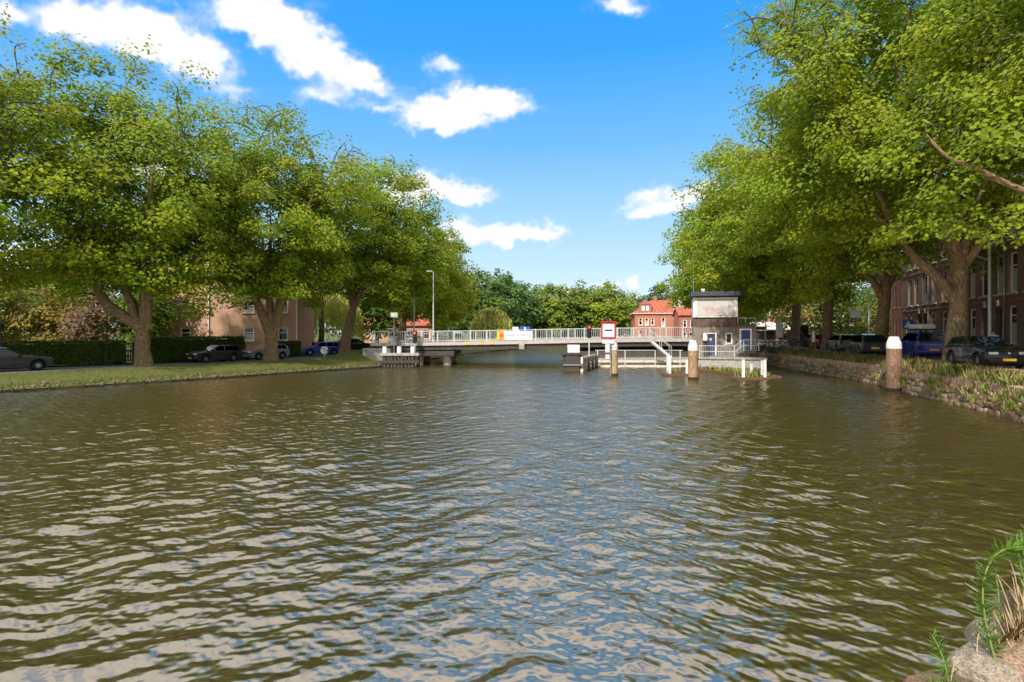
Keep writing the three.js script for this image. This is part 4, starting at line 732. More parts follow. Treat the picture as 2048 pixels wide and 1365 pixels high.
// ---------------------------------------------------------------- piles, dolphins, fenders
M.pileWood = speck([142, 116, 84], .45, 6, [.35, 2.2], .9, .01); M.pileWood2 = speck([128, 100, 78], .45, 7, [.4, 2], .9, .01); M.algae = speck([40, 40, 26], .5, 8, [.4, .4], .9);
function pile(px, d, dia, top, label, capH = .62, mat = M.pileWood) {
  const t = thing('mooring_pile', label, 'pile', [at(px, d).x, 0, -d], .3 + px, 'mooring piles in the canal'), r = dia / 2;
  part('shaft', cyl(r * 1.02, r, top - capH + .9, 0, (top - capH - .9) / 2 + .12, 0, 10), mat, t); part('wet_foot', cyl(r * 1.06, r * 1.05, .75, 0, -.2, 0, 10), M.algae, t);
  part('cap', merge([cyl(r * 1.03, r * .98, capH * .45, 0, top - capH + capH * .225 + .12, 0, 10), cyl(r * .98, r * .62, capH * .55, 0, top - capH * .275 + .005 + .115, 0, 10)]), M.white, t); return t;
}
pile(1228, 40.5, .56, 2.36, 'mooring pile with a white tapered head behind the red bordered sign', .62, speck([150, 132, 98], .4, 6, [.35, 2.2], .9, .01));
pile(1386.5, 37.2, .64, 2.45, 'stout mooring pile with a white head in front of the bridge keeper house', .66);
pile(1788.5, 29.9, .72, 2.75, 'thick mooring pile with a white head close to the stone quay wall', .62, M.pileWood2);
{ const d = 51, t = thing('slim_post', 'slim dark post with a round white head at the blue door', 'post', [at(1411, d).x, 0, -d]); part('shaft', cyl(.19, .18, 3.2, 0, .75, 0, 12), M.timberDark, t); part('head', merge([cyl(.21, .21, .5, 0, up(676, d), 0, 12), place(new THREE.SphereGeometry(.21, 12, 6, 0, 7, 0, 1.57), 0, up(676, d) + .25, 0)]), M.white, t); part('collar', box(.5, .12, .3, 0, up(683, d), .1), M.timberDark, t); }
{ // the three pile fender by the bank
  const d = 50.6, t = thing('fender_dolphin', 'timber fender of three white headed piles joined by walings at the bank', 'dolphin'), xs = [769.5, 798.5, 825.5].map((p) => at(p, d).x);
  xs.forEach((x) => { const p = part('pile', cyl(.21, .20, 2.6, x, .1, -d, 12), M.timberDark, t); part('head', cyl(.215, .20, .58, x, up(700, d), -d, 12), M.white, p); });
  for (const y of [up(709, d), up(724, d)]) part('waling', rbox(xs[2] - xs[0] + 1.0, .26, .16, .03, (xs[0] + xs[2]) / 2 + .1, y, -d + .30), y > .9 ? M.concrete : M.timberDark, t);
  for (let i = 0; i < 9; i++) part('plank', box(.20, 1.25, .07, lerp(xs[0], xs[2], i / 8), .55, -d + .19), M.timberDark, t);
  for (const x of xs) part('rear_pile', cyl(.18, .18, 2, x + .3, .05, -d - 1.1, 10), M.timberDark, t); part('tie', box(.2, .2, 1.2, xs[1], .8, -d - .6), M.timberDark, t);
}
{ // the square dolphin in mid channel and its guide beam
  const d = 44.6, xa = at(1129, d).x, xb = at(1162, d).x, w = xb - xa, t = thing('square_dolphin', 'square dark timber dolphin with a white block on top in mid channel', 'dolphin', [(xa + xb) / 2, 0, -d - w / 2]);
  for (const [x, z] of [[-1, 1], [1, 1], [-1, -1], [1, -1]]) part('corner_pile', cyl(.14, .13, 2.4, x * (w / 2 - .14), .2, z * (w / 2 - .14), 10), M.timberDark, t);
  for (let i = 0; i < 6; i++) { part('plank', box(.17, 1.5, .06, -w / 2 + .2 + i * (w - .4) / 5, .55, w / 2 + .03), M.timberDark, t); part('plank', box(.06, 1.5, .17, w / 2 + .03, .55, -w / 2 + .2 + i * (w - .4) / 5), M.timberDark, t); part('plank', box(.06, 1.5, .17, -w / 2 - .03, .55, -w / 2 + .2 + i * (w - .4) / 5), M.timberDark, t); }
  part('waling', box(w + .22, .12, .1, 0, .55, w / 2 + .11), M.steelGrey, t); part('deck', rbox(w + .3, .16, w + .3, .03, 0, 1.40, 0), M.timberDark, t); part('block', rbox(.92, .62, .8, .03, .12, 1.79, .05), M.white, t);
}
{ const a = V(at(1163, 44.4).x, .92, -44.2), b = V(at(1190, 50).x, .92, -50), t = thing('guide_beam', 'white boarded guide beam running from the square dolphin to the bridge pier', 'fender'); part('rail', beam(a, b, .16, .50), M.white, t); part('lower_rail', beam(a.clone().setY(.12), b.clone().setY(.12), .2, .22), M.paleStone, t); for (const k of [.05, .35, .65, .95]) { const p = a.clone().lerp(b, k); part('pile', cyl(.14, .14, 2, p.x + .18, .05, p.z, 9), M.timberDark, t); } }
{ // navigation sign beside the pile
  const d = 40.1, x = at(1217, d).x, y = up(661.5, d), t = thing('navigation_sign', 'white square board with red border and black bar above the pile', 'sign', [x, 0, -d]);
  part('panel', rbox(1.06, 1.18, .05, .03, 0, y, 0), M.red, t); part('face', box(.80, .90, .02, 0, y, .031), M.signWhite, t); part('bar', box(.56, .115, .012, 0, y + .02, .047), M.black, t);
  part('lower_board', rbox(.82, .24, .04, .02, -.02, up(684, d), 0), M.signWhite, t); part('box', rbox(.3, .62, .22, .03, -.06, up(697, d), -.05), M.steelPale, t); part('box', rbox(.28, .3, .2, .03, -.06, up(714, d), -.05), M.white, t);
  part('post', cyl(.05, .05, y + .5 + .9, .18, (y + .5 - .9) / 2, -.1, 10), M.steelGrey, t); part('bracket', box(.5, .06, .06, .35, 2.0, -.16), M.steelGrey, t); part('top_rail', box(1.16, .05, .14, 0, y + .63, 0), M.red, t);
}
M.signalRed = std(srgb(150, 20, 16), .4, 0, { emissive: srgb(255, 70, 40), emissiveIntensity: 1.6 }); M.signalOff = std(srgb(60, 40, 20), .2); M.signalGreen = std(srgb(22, 48, 34), .2);
function signal(px, d, yTop, yFoot, label) {
  const t = thing('signal_light', label, 'signal', [at(px, d).x, yFoot, -d], 0, 'navigation signal lights'), h = yTop - yFoot;
  part('post', cyl(.055, .055, h - .9, 0, (h - .9) / 2, -.05, 10), M.steelPale, t); const bx = part('housing', rbox(.40, 1.15, .26, .05, 0, h - .58, 0), M.black, t);
  [[.32, M.signalRed], [0, M.signalOff], [-.32, M.signalGreen]].forEach(([y, m]) => { part('lamp', cyl(.105, .105, .03, 0, h - .58 + y, .14, 16, Math.PI / 2), m, bx); const v = new THREE.CylinderGeometry(.13, .13, .18, 14, 1, true, -Math.PI / 2, Math.PI); v.rotateX(Math.PI / 2); v.rotateZ(Math.PI / 2 * 0); v.translate(0, h - .58 + y, .21); part('visor', v, M.rubber, bx); });
}
signal(1178.5, 48.6, up(649, 48.6), .36, 'red lit signal light on a pale post beside the guide beam');
signal(829.5, 52.2, up(661, 52.2), 1.35, 'red lit signal light at the fender by the bank');

function planter(name, label, p, ry, len, wid, posts, seed, plants) {        // floating timber frame with white posts and greenery
  const t = thing(name, label, 'planter', p, ry, 'floating timber planters'), r = rng(seed);
  for (const s of [-1, 1]) { part('side_beam', rbox(len, .32, .22, .03, 0, .02, s * (wid / 2 - .11)), M.timberRed, t); part('end_beam', rbox(.22, .30, wid - .44, .03, s * (len / 2 - .11), .02, 0), M.timberRed, t); }
  part('soil', box(len - .4, .1, wid - .4, 0, .02, 0), M.algae, t);
  for (const [x, z, h] of posts) part('marker_post', merge([box(.15, h, .15, x, h / 2 - .15, z), box(.17, .03, .17, x, h - .14, z)]), M.white, t);
  const list = []; for (let i = 0; i < plants; i++) { const x = (r() - .5) * (len - .5), z = (r() - .5) * (wid - .5), k = clamp(.5 + fbm2(x * 1.5 + seed, z * 1.5, 2)); list.push([x, .03, z, .15 + .55 * k * r(), .03 + .03 * r(), [.16 + .16 * r(), .24 + .08 * r(), .02]]); }
  part('greenery', blades(list, seed), M.blade, t);
}
M.timberRed = speck([92, 66, 54], .45, 7, [2, .4], .9, .01);
planter('floating_planter', 'short floating planter beside the stout pile', [at(1355, 40).x, 0, -40.6], 0, 1.7, 1.2, [[-.5, .45, 1.55], [.7, .45, 1.3], [-.4, -.4, 1.6]], 5, 260);
planter('floating_planter', 'long floating planter with yellow green shrubs pointing at the keeper house', [at(1462, 42).x, 0, -43], Math.atan2(9, -2.6) + Math.PI, 10.5, 1.0, [[4.2, .2, 1.3], [2.6, -.2, 1.0]], 6, 1500);
planter('floating_planter', 'wide floating planter with two white posts by the quay', [at(1507, 36.8).x, 0, -37.4], 0, 2.05, 1.3, [[-.62, .5, 1.45], [.78, .5, 1.45]], 7, 120);

// ---------------------------------------------------------------- the bridge keeper's house
{
  const d = 52, k = d / FOCAL, cx = at(1430, d).x, t = thing('bridge_keeper_house', 'grey two storey bridge keeper house with a shuttered white upper room', 'building', [cx, 0, -d], -.27);
  const X = (px) => (px - 1430) * k, Y = (py) => up(py, d), w = X(1470) - X(1389), base = Y(713);
  const low = extrude(wallShape(w, Y(655) - base, [[X(1412), X(1433), .0 + .06, Y(666) - base], [X(1450), X(1463), Y(688) - base, Y(666) - base]], X(1389)), .25); low.translate(0, base, -.25); part('wall', low, M.stucco, t);
  part('side_wall', box(.25, Y(655) - base, 3.8, X(1389) + .125, (Y(655) + base) / 2, -2.155), M.stucco, t); part('side_wall', box(.25, Y(655) - base, 3.8, X(1470) - .125, (Y(655) + base) / 2, -2.155), M.stucco, t);
  part('inner_wall', box(w - .52, Y(655) - base, .1, 0, (Y(655) + base) / 2, -3.2), M.room, t);
  part('foundation', box(w + .3, base + 1.2, 4.4, (X(1389) + X(1470)) / 2, (base - 1.2) / 2 - .01, -2.0), M.concrete, t);
  const door = part('door', box(X(1433) - X(1412) - .2, Y(668) - base - .1, .06, X(1422.5), (Y(668) + base) / 2 + .02, -.16), M.navy, t); part('door_frame', merge([box(.1, Y(666) - base, .1, X(1412) + .05, (Y(666) + base) / 2, -.06), box(.1, Y(666) - base, .1, X(1433) - .05, (Y(666) + base) / 2, -.06), box(X(1433) - X(1412) - .2, .1, .1, X(1422.5), Y(666) - .05, -.06)]), M.frameWhite, t); part('notice', box(.22, .26, .01, X(1422), Y(679), -.125), M.yellow, door);
  sash(t, [X(1450), X(1463), Y(688), Y(666)], -.1, { rail: false, f: .11 });
  part('brown_band', box(w + .02, Y(635) - Y(655), 3.9, (X(1389) + X(1470)) / 2, (Y(635) + Y(655)) / 2, -1.94), M.brown, t);
  const ur = part('upper_room', box(w + .12, Y(595) - Y(635), 4.2, (X(1390) + X(1471)) / 2, (Y(595) + Y(635)) / 2, -1.9), M.white, t);
  const uz = .2, sx0 = X(1396), sx1 = X(1467), c = document.createElement('canvas'); c.width = 512; c.height = 256; const q = c.getContext('2d'); q.fillStyle = '#b9b6ae'; q.fillRect(0, 0, 512, 256);
  for (let y = 0; y < 256; y += 9) { q.fillStyle = 'rgba(150,147,140,.55)'; q.fillRect(0, y, 512, 2); }
  const gr = rng(22); q.lineCap = 'round'; for (const [col, x0, y0, n] of [['#a86a6c', 90, 130, 5], ['#9c7076', 210, 150, 5], ['#8d7a80', 320, 120, 5], ['#a98486', 120, 190, 9]]) { q.strokeStyle = col; q.lineWidth = 5; for (let i = 0; i < n; i++) { q.beginPath(); let x = x0 + i * 26, y = y0 + gr() * 20; q.moveTo(x, y + 20); q.bezierCurveTo(x - 12, y - 40 * gr() - 8, x + 40 * gr(), y - 34, x + 22, y + 26 * gr()); q.bezierCurveTo(x + 30, y + 34, x - 10, y + 36, x + 10 * gr(), y + 8); q.stroke(); } }
  const tx = new THREE.CanvasTexture(c); tx.colorSpace = THREE.SRGBColorSpace; const sg = new THREE.PlaneGeometry(sx1 - sx0, Y(598) - Y(632)); sg.translate((sx0 + sx1) / 2, (Y(598) + Y(632)) / 2, uz + .045);
  part('roller_shutter', sg, std(0xffffff, .7, 0, { map: tx }), ur); part('shutter_frame', merge([box(.14, Y(596) - Y(634), .10, sx0 - .07, (Y(596) + Y(634)) / 2, uz + .051), box(.14, Y(596) - Y(634), .10, sx1 + .07, (Y(596) + Y(634)) / 2, uz + .051), box(sx1 - sx0, .1, .10, (sx0 + sx1) / 2, Y(597), uz + .051)]), M.white, ur);
  part('roof', rbox(w + .7, Y(585) - Y(594), 5, .04, (X(1389) + X(1474)) / 2, (Y(585) + Y(594)) / 2 + .03, -1.7), M.roofDark, t); part('roof_lamp', rbox(.35, .35, .3, .08, X(1408), Y(581), -.2), M.signWhite, t);
  const ax = X(1488), an = part('annex', box(X(1506) - X(1470), Y(652) - Y(706), 2.6, ax, (Y(652) + Y(706)) / 2, -1.35), M.stucco, t); part('annex_roof', box(X(1508) - X(1470), .12, 2.9, ax + .02, Y(652) + .07, -1.3), M.roofDark, an); part('annex_door', box(X(1496) - X(1479), Y(660) - Y(698), .06, X(1487.5), (Y(660) + Y(698)) / 2, -.03), M.navy, an); part('annex_door_frame', merge([box(.12, Y(658) - Y(700), .08, X(1479) - .06, (Y(658) + Y(700)) / 2, -.02), box(.12, Y(658) - Y(700), .08, X(1496) + .06, (Y(658) + Y(700)) / 2, -.02), box(X(1496) - X(1479), .12, .08, X(1487.5), Y(658) - .06, -.02)]), M.frameWhite, an);
  part('platform', box(X(1520) - X(1385), .16, 1.9, (X(1385) + X(1520)) / 2, base - .082, 1.2), M.concrete, t); part('platform_wall', box(X(1518) - X(1386), base + .6, .2, (X(1386) + X(1518)) / 2, (base - .6) / 2 - .16, 1.9), M.concrete, t);
  const rail = [V(X(1399), base, 2.05), V(X(1462), base, 2.05), V(X(1480), base + .55, 1.6), V(X(1507), base + .55, 1.5)];
  for (let i = 0; i < 3; i++) { const a = rail[i], b = rail[i + 1]; for (const h of [1.0, .5]) part('handrail', bar(a.clone().add(V(0, h, 0)), b.clone().add(V(0, h, 0)), .025), M.steelPale, t); const thin = []; for (let s = 0; s <= 1; s += .5 / a.distanceTo(b) * .35) { const p = a.clone().lerp(b, s); thin.push(bar(p, p.clone().add(V(0, 1, 0)), .012, .012, 5)); } part('rail_uprights', merge(thin), M.steelPale, t); }
  for (const p of rail) part('rail_post', bar(p, p.clone().add(V(0, 1.05, 0)), .035), M.steelPale, t);
  for (const px of [1473, 1488, 1506]) part('roof_rail_post', bar(V(X(px), Y(651), -.1), V(X(px), Y(636), -.1), .025), M.steelPale, t); part('roof_rail', bar(V(X(1470), Y(637), -.1), V(X(1507), Y(637), -.1), .025), M.steelPale, t);
}

// ---------------------------------------------------------------- lamp posts and masts
function lamp(px, d, top, foot, label, arm = .5, mat = M.steelPale, r = .075) {
  const h = top - foot, t = thing('street_lamp', label, 'lamp', [at(px, d).x, foot, -d], 0, 'street lamps'); part('pole', cyl(r, r * .6, h, 0, h / 2, 0, 10), mat, t); part('pole_foot', cyl(r * 1.5, r * 1.4, 1.0, 0, .5, 0, 10), mat, t);
  part('arm', bar(V(0, h - .05, 0), V(-arm, h + .08, .1), .035), mat, t); part('lamp_head', rbox(.6, .10, .2, .04, -arm - .25, h + .09, .1), mat, t); return t;
}
lamp(866.5, 56, up(545, 56), deckY(-8), 'tall pale lamp post on the bridge in front of the plane crown', .1);
lamp(828, 63, up(578, 63), 1.2, 'pale lamp post behind the bridge end near the fender', .1);
lamp(1387.5, 54.5, up(525, 54.5), deckY(17), 'tall lamp post at the corner of the bridge keeper house', .1);
lamp(1416, 60, up(520, 60), 1.5, 'tall lamp post behind the roof of the bridge keeper house', .1);
lamp(1531, 62, up(572, 62), 1.5, 'slim lamp post among the plane trees by the bicycles', .3);
lamp(1738, 60, up(570, 60), 1.5, 'pale lamp post beside the foot of the flared plane tree', .3);
lamp(1980, 33.5, up(405, 33.5), 1.5, 'tall grey lamp post in front of the dark terrace', .3, M.steelPale, .1);
{ const l = scene.children[scene.children.length - 1], h = up(520, 33.5) - 1.5; part('side_arm', bar(V(0, h, 0), V(-.95, h + .22, .1), .045), M.steelPale, l); part('lamp_head', rbox(.85, .12, .25, .05, -1.2, h + .26, .1), M.steelPale, l); }
lamp(213, 42.5, up(610, 42.5), .7, 'dark lamp post at the garden gate between the hedges', .15, M.black, .06);
lamp(645, 62, up(590, 62), .72, 'dark lamp post beside the blue car', .15, M.black, .07);
{ const t = thing('lantern_post', 'dark lantern post at the end of the long hedge', 'lamp', [at(1, 37.5).x, .7, -37.5]); part('pole', cyl(.06, .05, 2.6, 0, 1.3, 0, 9), M.black, t); part('lantern', cyl(.14, .2, .35, 0, 2.75, 0, 6), M.black, t); part('lantern_roof', cyl(.32, .04, .18, 0, 3.0, 0, 8), M.black, t); }
board('direction_board', 'white board on a mast above the fender piles', [at(788, 51.5).x, .9, -51.5], .15, .62, .42, M.signWhite, up(635, 51.5) - .9, { postMat: M.steelGrey });
{ const t = thing('control_cabinet', 'dark control cabinet on posts behind the fender piles', 'cabinet', [at(788, 52.6).x, 1.2, -52.6]); part('body', rbox(.62, .95, .4, .03, 0, 1.15, 0), M.steelGrey, t); part('lid', rbox(.72, .14, .5, .03, 0, 1.68, 0), M.black, t); for (const s of [-.22, .22]) part('leg', box(.08, .7, .08, s, .33, 0), M.black, t); }
board('crossing_sign', 'square blue pedestrian crossing sign beside the roof box car', [at(1817, 44).x, 1.5, -44], -.55, .75, .75, M.blue, 1.85, { deco: (p, y) => part('triangle', place(new THREE.ShapeGeometry(poly([[-.28, -.25], [.28, -.25], [0, .27]])), 0, y, .027), M.signWhite, p) });
board('blank_sign', 'white rectangular board on a thin post between two plane trunks', [at(1712, 56).x, 1.5, -56], -.4, 1.0, .78, M.signWhite, 3.05);
{ const d = 48, t = thing('notice_post', 'pair of brown wooden posts carrying a small dark roof board on the verge', 'post', [at(1627, d).x, 1.42, -d], -.3); for (const s of [-.14, .14]) part('post', box(.11, 1.9, .11, s, .92, 0), M.wood, t); part('board', box(.7, .1, .4, 0, 1.92, 0), M.brown, t); part('panel', box(.2, .9, .03, 0, 1.3, .02), M.frameWhite, t); }
{ const d = 64, t = thing('feather_flag', 'white advertising flag on a curved pole behind the bicycles', 'flag', [at(1563, d).x, 1.48, -d]); part('pole', tube([V(.2, 0, 0), V(.2, 2.2, 0), V(.1, 3.2, 0), V(-.25, 3.3, 0)], [.025, .012], 6, 5), M.steelGrey, t); part('cloth', place(extrude(poly([[.17, 1.0], [.17, 2.4], [.05, 3.1], [-.3, 3.2], [-.62, 2.7], [-.62, 1.15]]), .012)), M.signWhite, t); }
{ const d = 66, t = thing('kiosk', 'black street kiosk under the plane trees', 'kiosk', [at(1603, d).x, 1.48, -d], -.3); part('body', rbox(1.3, 2.3, 1.3, .04, 0, 1.15, 0), M.black, t); part('roof', rbox(1.6, .12, 1.6, .04, 0, 2.36, 0), M.roofDark, t); part('counter', box(1.0, .06, .35, 0, 1.05, .82), M.wood, t); part('hatch', box(.9, .8, .03, 0, 1.55, .665), M.glass, t); }
{ const d = 60.5, t = thing('gate', 'dark garden gate with posts between the hedges', 'gate', [at(243, 44.3).x, .7, -44.3], .45); for (const s of [-.75, .75]) part('gate_post', box(.14, 1.55, .14, s, .775, 0), M.black, t); for (let i = 0; i < 8; i++) part('slat', box(.09, 1.0, .03, -.58 + i * .166, .6, 0), std(srgb(40, 48, 42), .7), t); for (const y of [.25, .95]) part('rail', box(1.34, .08, .05, 0, y, -.04), M.black, t); }
{ const t = thing('life_buoy_stand', 'round white buoy stand with a red band on the grass by the blue car', 'buoy', [at(649, 55).x, .72, -55]); part('post', box(.1, .55, .1, 0, .27, 0), M.white, t); part('ring', place(new THREE.TorusGeometry(.30, .09, 10, 24), 0, .62, .1), M.signWhite, t); part('disc', cyl(.27, .27, .03, 0, .62, .06, 20, Math.PI / 2), M.signWhite, t); part('band', place(new THREE.TorusGeometry(.30, .095, 10, 6, .7), 0, .62, .1, 0, 0, -.3), std(srgb(190, 90, 90), .6), t); }
{ const t = thing('utility_box', 'pale grey utility box beside the trunk in front of the pink house', 'cabinet', [at(566, 56).x, .7, -56], .3); part('body', rbox(.85, 1.0, .4, .03, 0, .5, 0), M.white, t); part('door_seam', box(.015, .85, .01, 0, .5, .205), M.steelGrey, t); part('cap', rbox(.95, .07, .48, .02, 0, 1.03, 0), M.steelGrey, t); }

// ---------------------------------------------------------------- cars: local x forwards, y up
const wheelParts = (() => {
  const tyre = new THREE.TorusGeometry(.245, .085, 10, 28); tyre.scale(1, 1, 1.25);
  const spokes = [cyl(.05, .05, .12, 0, 0, 0, 10, Math.PI / 2)]; for (let i = 0; i < 7; i++) { const a = i / 7 * 6.283; spokes.push(box(.19, .045, .03, Math.cos(a) * .11, Math.sin(a) * .11, .045, 0, 0, a)); }
  spokes.push(place(new THREE.TorusGeometry(.20, .022, 8, 24), 0, 0, .05)); return { tyre, rim: merge(spokes), disc: cyl(.19, .19, .06, 0, 0, -.01, 20, Math.PI / 2) };
})();
const rimMat = std(srgb(176, 178, 180), .3, .8);
function carPaint(c) { return new THREE.MeshPhysicalMaterial({ color: c, roughness: .5, metalness: 0, specularIntensity: .3, clearcoat: .8, clearcoatRoughness: .04 }); }
function car(o) {
  const t = thing('parked_car', o.label, 'car', [o.x, o.g, -o.d], Math.atan2(o.h[1], o.h[0]), o.group);
  const L = o.L ?? 4.1, W = o.W ?? 1.72, H = o.H ?? 1.45, a = L / 2, sill = o.sill ?? .20, belt = o.belt ?? .92, R = o.R ?? .33, fx = a - .82, rx = -a + .78, paintM = carPaint(o.color);
  const bonnet = o.bonnet ?? .36, hood = belt + .02;                         // lower body: nose, wheel arches, tail
  const s = new THREE.Shape(); s.moveTo(-a + .06, sill + .12); s.lineTo(rx - R - .05, sill); s.absarc(rx, R, R + .05, Math.PI + .35, -.35, true); s.lineTo(fx - R - .02, sill); s.absarc(fx, R, R + .05, Math.PI + .35, -.35, true); s.lineTo(a - .10, sill + .03); s.quadraticCurveTo(a, sill + .08, a, sill + .28); s.quadraticCurveTo(a, hood - .20, a - .12, hood - .13);
  const cowl = a * bonnet; s.quadraticCurveTo(a - .5, hood - .02, cowl, hood + .05); s.lineTo(-a + .12, belt + .03); s.quadraticCurveTo(-a, belt, -a, belt - .2); s.lineTo(-a, sill + .25); s.closePath();
  const lower = extrude(s, W - .16, .08, 3, 10); lower.translate(0, 0, -(W - .16) / 2); const body = part('body', lower, paintM, t);
  const roofF = cowl - (o.rake ?? .74), roofR = -a + (o.tail ?? .45), back = -a + (o.back ?? .10), hh = H - belt;   // glasshouse, leaning inwards
  const gp = [[cowl + .03, belt], [roofF, H - .03], [lerp(roofF, roofR, .5), H], [roofR, H - .06], [back, belt]], gs = poly(gp), cab = extrude(gs, W - .2, .035, 2); cab.translate(0, 0, -(W - .2) / 2);
  const lean = (g) => { const p = g.attributes.position; for (let i = 0; i < p.count; i++) { const y = p.getY(i); if (y > belt) p.setZ(i, p.getZ(i) * (1 - .20 * (y - belt) / hh)); } g.computeVertexNormals(); return g; };
  part('roof', lean(cab), paintM, body);
  const zs = W / 2 - .10 + .039, inset = .075, ym = belt + .05, yt = H - .11, lx = (y, p, q) => lerp(p[0], q[0], (y - p[1]) / (q[1] - p[1]));
  const f0 = lx(ym, gp[0], gp[1]) - inset, f1 = lx(yt, gp[0], gp[1]) - inset, b0 = lx(ym, gp[4], gp[3]) + inset + .05, b1 = lx(yt, gp[4], gp[3]) + inset + .05, doorX = (f0 + b0) / 2 + .12, cut = o.cut ?? (b0 + .55);
  for (const sgn of [1, -1]) for (const [p, q, pt, qt] of [[doorX + .04, f0, doorX + .04, f1], [cut + .03, doorX - .04, cut + .03, doorX - .04], [b0, cut - .03, Math.min(b1, cut - .06), cut - .03]]) { const g = extrude(poly([[p, ym], [q, ym], [qt, yt], [pt, yt]]), .012); g.translate(0, 0, zs); lean(g); if (sgn < 0) { g.scale(1, 1, -1); } part('side_window', g, M.carGlass, t); }
  const quad = (p, q, off, wTop, wBot) => { const nx = -(q[1] - p[1]), ny = q[0] - p[0], l = Math.hypot(nx, ny) * Math.sign(ny < 0 ? -1 : 1), ox = Math.abs(nx / l) * (off.x > 0 ? 1 : -1) * .022, oy = Math.abs(ny / l) * .022; const A = [lerp(p[0], q[0], .08) + ox, lerp(p[1], q[1], .08) + oy], B = [lerp(p[0], q[0], .92) + ox, lerp(p[1], q[1], .92) + oy]; const g = new THREE.BufferGeometry(); g.setAttribute('position', new THREE.Float32BufferAttribute([A[0], A[1], -wBot, A[0], A[1], wBot, B[0], B[1], wTop, B[0], B[1], -wTop], 3)); g.setAttribute('uv', new THREE.Float32BufferAttribute([0, 0, 1, 0, 1, 1, 0, 1], 2)); g.setIndex(off.x > 0 ? [0, 2, 1, 0, 3, 2] : [0, 1, 2, 0, 2, 3]); g.computeVertexNormals(); return g; };
  const wb = W / 2 - .17, wt = (W / 2 - .1) * .80 - .06; part('windscreen', quad(gp[0], gp[1], { x: 1 }, wt, wb), M.carGlass, t); part('rear_window', quad(gp[4], gp[3], { x: -1 }, wt, wb), M.carGlass, t);
  for (const x of [fx, rx]) for (const sgn of [1, -1]) { const w = new THREE.Group(); w.name = 'wheel'; w.position.set(x, R, sgn * (W / 2 - .10)); if (sgn < 0) w.rotation.y = Math.PI; w.scale.setScalar(R / .33); t.add(w); part('tyre', wheelParts.tyre, M.rubber, w); part('rim', wheelParts.rim, rimMat, w); part('brake_disc', wheelParts.disc, M.black, w); }
  for (const x of [fx, rx]) part('wheel_well', box(R * 2 + .06, R * 1.5, W - .36, x, R * 1.1, 0), M.rubber, t);
  part('underbody', box(L - 1.2, .12, W - .3, 0, sill + .03, 0), M.rubber, t);
  for (const sgn of [1, -1]) {
    part('headlight', rbox(.16, .14, .40, .05, a - .07, hood - .25, sgn * (W / 2 - .30)), M.headlamp, t); part('tail_light', rbox(.10, .30, .18, .03, -a + .03, belt - .10, sgn * (W / 2 - .15)), M.tailLamp, t);
    const m = part('wing_mirror', rbox(.14, .13, .20, .04, cowl - .22, belt + .10, sgn * (W / 2 + .06)), paintM, t); part('mirror_glass', box(.01, .09, .15, cowl - .296, belt + .10, sgn * (W / 2 + .06)), M.carGlass, m);
    for (const x of [doorX, cut + .12]) part('door_handle', rbox(.16, .03, .03, .01, x - .18, belt - .12, sgn * (W / 2 + .005)), paintM, t); part('door_seam', box(.012, belt - sill - .12, .01, doorX, (belt + sill) / 2 + .03, sgn * (W / 2 - .001)), M.rubber, t); part('rub_strip', box(L - 1.9, .05, .02, -.02, sill + .22, sgn * (W / 2 + .003)), M.rubber, t);
  }
  part('grille', rbox(.05, .12, W * .42, .02, a - .015, hood - .26, 0), M.black, t); part('bumper', rbox(.12, .16, W - .12, .05, a - .02, sill + .20, 0), o.bumper ?? paintM, t); part('rear_bumper', rbox(.12, .18, W - .12, .05, -a + .02, sill + .24, 0), o.bumper ?? paintM, t);
  part('number_plate', box(.012, .11, .50, a + .046, sill + .21, 0), M.plate, t); part('number_plate', box(.012, .11, .50, -a - .046, sill + .36, 0), M.plate, t); part('badge', cyl(.05, .05, .01, a + .016, hood - .24, 0, 14, 0, 0, Math.PI / 2), M.chrome, t);
  if (o.rails) for (const sgn of [1, -1]) part('roof_rail', bar(V(roofF - .1, H + .06, sgn * W * .36), V(roofR + .1, H + .05, sgn * W * .36), .02), M.chrome, t);
  if (o.box) { part('roof_bar', merge([box(.06, .05, W * .8, .3, H + .1, 0), box(.06, .05, W * .8, -.7, H + .1, 0)]), M.black, t); const b = part('roof_box', merge([rbox(2.1, .34, .88, .12, -.25, H + .31, 0)]), std(srgb(196, 196, 190), .5), t); part('box_base', rbox(2.0, .08, .84, .03, -.25, H + .15, 0), M.black, b); }
  return t;
}
M.carGlass = std(srgb(16, 19, 21), .04); M.headlamp = new THREE.MeshPhysicalMaterial({ color: srgb(198, 202, 205), roughness: .12, metalness: .6, clearcoat: 1 }); M.tailLamp = new THREE.MeshPhysicalMaterial({ color: srgb(140, 14, 14), roughness: .2, clearcoat: 1 }); M.plate = std(srgb(216, 172, 40), .6);
const CR = 'cars parked in the street above the quay wall', CL = 'cars parked along the road behind the grass bank';
car({ x: 22.35, d: 26.9, g: 1.48, h: [-.27, -.96], L: 4.1, W: 1.72, H: 1.44, color: srgb(16, 16, 17), label: 'black hatchback with yellow number plate facing the quay in front of the thick plane tree', group: CR });
car({ x: 26.3, d: 36.6, g: 1.48, h: [.32, .95], L: 4.5, W: 1.85, H: 1.66, belt: 1.04, R: .36, tail: .38, color: srgb(28, 52, 128), box: true, rails: true, label: 'blue sport utility car with a pale roof box', group: CR });
car({ x: 25.0, d: 40.0, g: 1.48, h: [.3, .95], L: 3.7, W: 1.66, H: 1.5, color: srgb(44, 54, 58), label: 'dark grey hatchback seen behind the thick white headed pile', group: CR });
car({ x: 28.2, d: 48.5, g: 1.48, h: [.25, .97], L: 4.3, W: 1.74, H: 1.45, color: srgb(110, 112, 112), label: 'silver grey car parked between the two plane trunks', group: CR });
